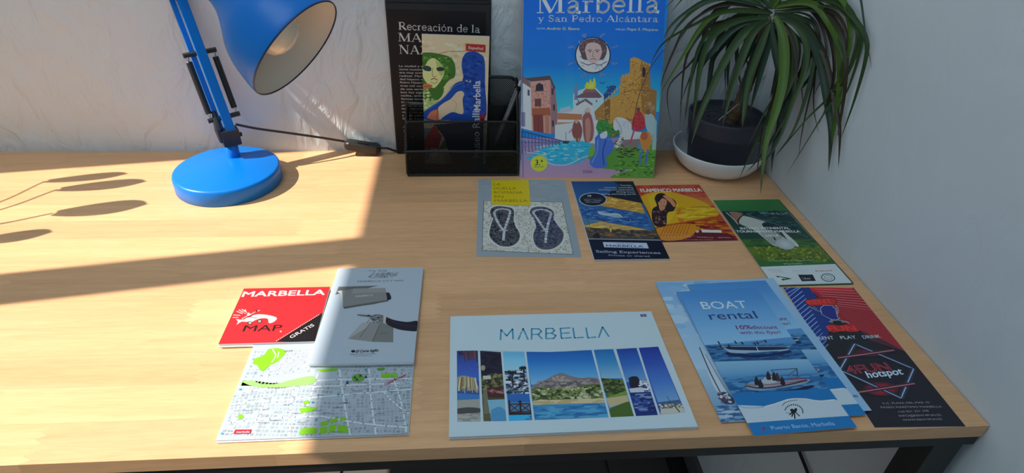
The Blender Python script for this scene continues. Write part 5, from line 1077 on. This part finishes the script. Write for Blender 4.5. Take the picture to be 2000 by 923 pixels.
A.part('cover_print'); nw = (185,195,215)
A.text('RENT', (212, 372), (300, 366), 20, nw, .01, .1); A.text('PLAY', (340, 366), (428, 360), 20, nw, .01, .1); A.text('DRINK', (468, 360), (568, 352), 20, nw, .01, .1)
def glow(p0, p1, col, w0=3.2):
    for f, ww in ((.22, w0*2.2), (.4, w0*1.3), (.7, w0*.8)):
        A.line([p0, p1], ww, tuple(34+(c-34)*f*.55 for c in col))
    A.line([p0, p1], w0*.36, tuple(min(215, c+55) for c in col))
A.ell(560, 655, 105, 44, (190,35,62), 30, edge=(34,32,40)); A.ell(495, 442, 100, 26, (120,32,48), 30, edge=(34,32,40))
for a, b in (((415,392),(748,532)), ((748,532),(672,706)), ((672,706),(326,548)), ((326,548),(415,392))): glow(a, b, (95,120,200), 2.6)
for a, b in (((316,477),(640,424)), ((410,681),(752,618))): glow(a, b, (190,70,95), 2.2)
A.part('neon_lettering'); A.text('4FUN', (384, 572), (624, 542), 52, (125,35,52), .05); A.text('4FUN', (384, 572), (624, 542), 52, (215,85,100), .018); A.text('4FUN', (386, 572), (623, 542), 52, (48,26,36), -.012)
A.text('hotspot', (488, 592), (690, 565), 44, (110,150,200), .045, .25); A.text('hotspot', (488, 592), (690, 565), 44, (205,215,232), .012, .25)
A.part('cover_print')
for k, (s_, x0, x1) in enumerate([('C.C. PLAZA DEL MAR 10', 568, 835), ('PASEO MARÍTIMO MARBELLA', 558, 905), ('+34 951 321 348', 655, 830), ('INFO@RENT4FUN.ES', 660, 900), ('WWW.RENT4FUN.ES', 680, 905)]):
    y0 = 742+k*24; A.text(s_, (x0, y0+3), (x1, y0-6-(x1-x0)*.012), 11, (140,138,145), .02)
A.out(t, M_inkg)

def boat_art(A):
    A.src(1260, 530, 2.714); A.bg((86, 140, 196)); A.grad([(160,40),(600,40),(900,330),(320,400)], [(70,128,192),(82,142,202),(112,165,212),(140,186,222)])
    A.part('title_lettering'); A.text('BOAT', (315, 206), (550, 190), 42, (205,218,228), .005); A.text('rental', (352, 262), (600, 246), 44, (50,62,110), .005)
    A.text('10%', (488, 310), (568, 305), 22, (120,45,95), .035); A.text('discount', (570, 306), (706, 302), 21, (120,45,95), .02); A.text('with this flyer!', (505, 336), (722, 328), 18, (120,45,95), .015)
    A.part('photo_band'); A.grad([(290,400),(900,370),(960,460),(320,490)], [(78,138,178),(42,95,145),(35,80,130)]); A.daubs([(330,400),(860,385),(880,465),(370,478)], 260, 2.4, [(50,105,155),(32,72,120),(70,125,170),(26,60,108)], 5)
    A.blob([(430,432),(600,445),(760,420),(750,435),(600,460),(440,452)], (18,40,85)); A.blob([(375,402),(420,400),(740,398),(762,402),(745,420),(640,428),(520,438),(450,436),(425,418)], (150,175,195)); A.blob([(425,406),(740,402),(735,414),(600,422),(450,420)], (25,40,75)); A.line([(375,404),(500,400),(750,398)], .8, (30,40,65)); A.line([(585,402),(598,430)], .9, (190,205,215))
    for x, y in ((390,380),(398,398),(510,380),(475,376),(575,382),(590,378),(632,368),(442,396)): A.line([(x,y),(x+8,y+12)], 1.7, (25,35,60)); A.ell(x,y,4,4,(40,40,55),8)
    A.line([(380,403),(415,412),(450,404)], 1, (30,45,75)); A.line([(560,385),(600,380),(640,366)], .6, (50,60,85))
    A.part('photo_band'); A.grad([(300,488),(960,462),(1000,560),(380,600)], [(135,178,205),(110,160,198),(62,122,172)]); A.grad([(360,572),(1000,540),(1050,660),(400,690)], [(56,115,168),(30,85,142),(38,110,170)]); A.daubs([(440,560),(970,545),(990,640),(460,670)], 200, 3, [(48,105,158),(35,88,140),(68,130,178),(80,140,185)], 5)
    A.blob([(540,625),(600,640),(760,630),(870,608),(880,620),(760,652),(620,656)], (18,34,66)); A.blob([(522,606),(560,590),(620,580),(700,585),(850,575),(862,585),(820,604),(700,622),(600,634),(540,628)], (140,150,165)); A.line([(525,610),(600,622),(700,614),(850,582)], 1.6, (45,40,60), 4); A.line([(530,604),(620,606),(760,592),(850,578)], 1, (150,75,85), 4)
    A.blob([(600,590),(640,560),(690,560),(690,590),(640,600)], (175,180,188))
    for x, y in ((580,575),(642,548),(690,556),(672,552),(600,590),(715,575)): A.blob([(x-7,y),(x,y-14),(x+9,y-2),(x+18,y+26),(x+2,y+32),(x-8,y+24)], R.choice([(40,32,44),(75,50,55),(30,30,42)])); A.ell(x+1,y-9,5,6,(60,45,48),8)
    A.line([(660,528),(798,518),(800,556),(770,552)], .8, (35,35,50)); A.line([(660,528),(690,555)], .6, (35,35,50)); A.line([(798,520),(745,560)], .6, (60,60,75)); A.line([(750,575),(830,570)], 1.6, (140,65,75))
    A.part('wave_band'); A.poly([(440,650),(1100,620),(1200,880),(520,900)], (28,112,176)); A.poly([(478,708),(560,712),(620,716),(680,700),(740,680),(800,676),(860,684),(920,690),(985,684),(1010,688),(1160,720),(1140,770),(700,790),(520,800)], (188,200,210))
    A.line([(478,706),(520,722),(600,722),(640,710)], 1, (120,165,200), 4); A.line([(620,720),(690,700),(760,680),(840,680),(920,694),(1000,686)], .9, (225,232,238), 4); A.poly([(518,800),(1070,775),(1300,770),(1200,900),(560,900)], (28,115,178))
    A.line([(712,715),(730,698),(760,690),(795,686)], .6, (60,70,90), 4)
    for k in range(13): t_a = 3.5+k*.24; x, y = 772+48*math.cos(t_a), 748+38*math.sin(t_a); A.poly([(x-3,y-4),(x+3,y-4),(x+3,y+4),(x-3,y+4)], (40,44,56), lay=False)
    A.up(); A.blob([(752,735),(765,730),(772,736),(780,728),(790,732),(784,748),(760,750)], (22,24,34))
    for q in ([(772,748),(760,772)], [(775,748),(776,784)], [(780,748),(802,770)], [(766,750),(748,762)]): A.line(q, 1.2, (30,30,42))
    A.line([(730,752),(760,755)], .5, (40,44,56)); A.ell(613, 828, 8, 8, (150,50,85), 12); A.poly([(606,830),(620,830),(613,842)], (150,50,85))
    A.text('Puerto Banús, Marbella', (656, 836), (992, 820), 20, (150,185,215), .01); A.text('PUERTO MARBELLA', (590, 772), (690, 768), 5, (190,190,200))
def sail_art(A):
    """reverse side: sailing boat on a pale sea"""
    A.src(1260, 530, 2.714); A.bg((150, 185, 215)); A.grad([(60,60),(520,60),(700,520),(250,520)], [(125,172,215),(150,188,220),(175,200,222)]); A.grad([(250,520),(700,520),(860,830),(390,830)], [(165,192,214),(135,170,198),(95,140,180)])
    A.daubs([(70,70),(500,70),(600,400),(200,400)], 60, 14, [(140,180,216),(165,195,222),(178,203,224)], 1.8)
    A.blob([(290,405),(300,410),(360,520),(450,680),(440,690),(380,640),(340,560)], (195,205,215)); A.line([(290,405),(345,540),(410,670)], 1.3, (60,75,105), 4); A.line([(320,440),(385,560),(440,650)], .7, (90,105,130), 3)
    A.blob([(385,650),(420,640),(460,670),(470,700),(440,712),(400,690)], (60,72,100)); A.daubs([(385,645),(450,645),(465,705),(400,700)], 40, 2.4, [(200,208,215),(40,48,75),(120,130,150),(90,60,80)], 1.4)
    A.grad([(360,710),(620,700),(700,850),(395,850)], [(120,160,192),(60,105,155),(110,150,185)]); A.daubs([(370,720),(560,715),(600,810),(395,810)], 120, 3, [(55,95,145),(130,165,195),(80,120,165),(170,190,210)], 4)
    A.text('JAKARI', (1050, 668), (1105, 668), 12, (40,44,56), .02)
BG = 'boat rental leaflets in the fanned pile'
pA = [(1325,573.5),(1478,557),(1669.5,837),(1468,848)]
pB = [(1346.5,560),(1500,544.5),(1684,809),(1489,822)]
pC = [(1362,552),(1516,538.5),(1691,801),(1500,814)]
pD = [(1282.5,554),(1436,547),(1602,812),(1407,826)]
pE = [(1285,551),(1440,543.5),(1598,806),(1402,821)]
def boat(px, z, lab, art):
    t, w, h = flyer('leaflet', lab, 'leaflet', px, z, .35, group=BG)
    if art:
        A = Art(w, h, px, k=1.2, z=.38); art(A); A.out(t, M_inkg)
    return t
boat(pE, .6, 'pale boat leaflet at the bottom left of the pile, a sliver of its edge showing', sail_art)
boat(pD, 1.3, 'pale leaflet with a white sailing boat, leftmost of the boat leaflets', None).name = 'leaflet'
tD = [o for o in bpy.data.objects if o.get('label', '').startswith('pale leaflet with a white')][0]
c_, a_, w_, h_ = fit_rect(pD, 1.65); A = Art(w_, h_, pD, k=1.15, z=.38); sail_art(A); A.out(tD, M_inkg)
c_, a_, w_, h_ = fit_rect(pC, 2.35); tC = boat(pC, 2.0, 'pale blue boat leaflet, rightmost of the pile', None); A = Art(w_, h_, pC, k=1.15, z=.38); sail_art(A); A.out(tC, M_inkg)
# the two copies with the same face share its design
tA = boat(pA, 3.4, 'top boat rental leaflet with two motorboat photos', boat_art)
c_, a_, w_, h_ = fit_rect(pB, 3.05); tB = thing('leaflet', 'second boat rental leaflet, just under the top one and showing to its right', 'leaflet', (c_.x, c_.y, 2.7), (0, 0, a_), BG)
for ch in list(tA.children):
    d = ch.copy(); COL.objects.link(d); d.parent = tB
for o in bpy.data.objects:
    if '_o' in o: del o['_o']
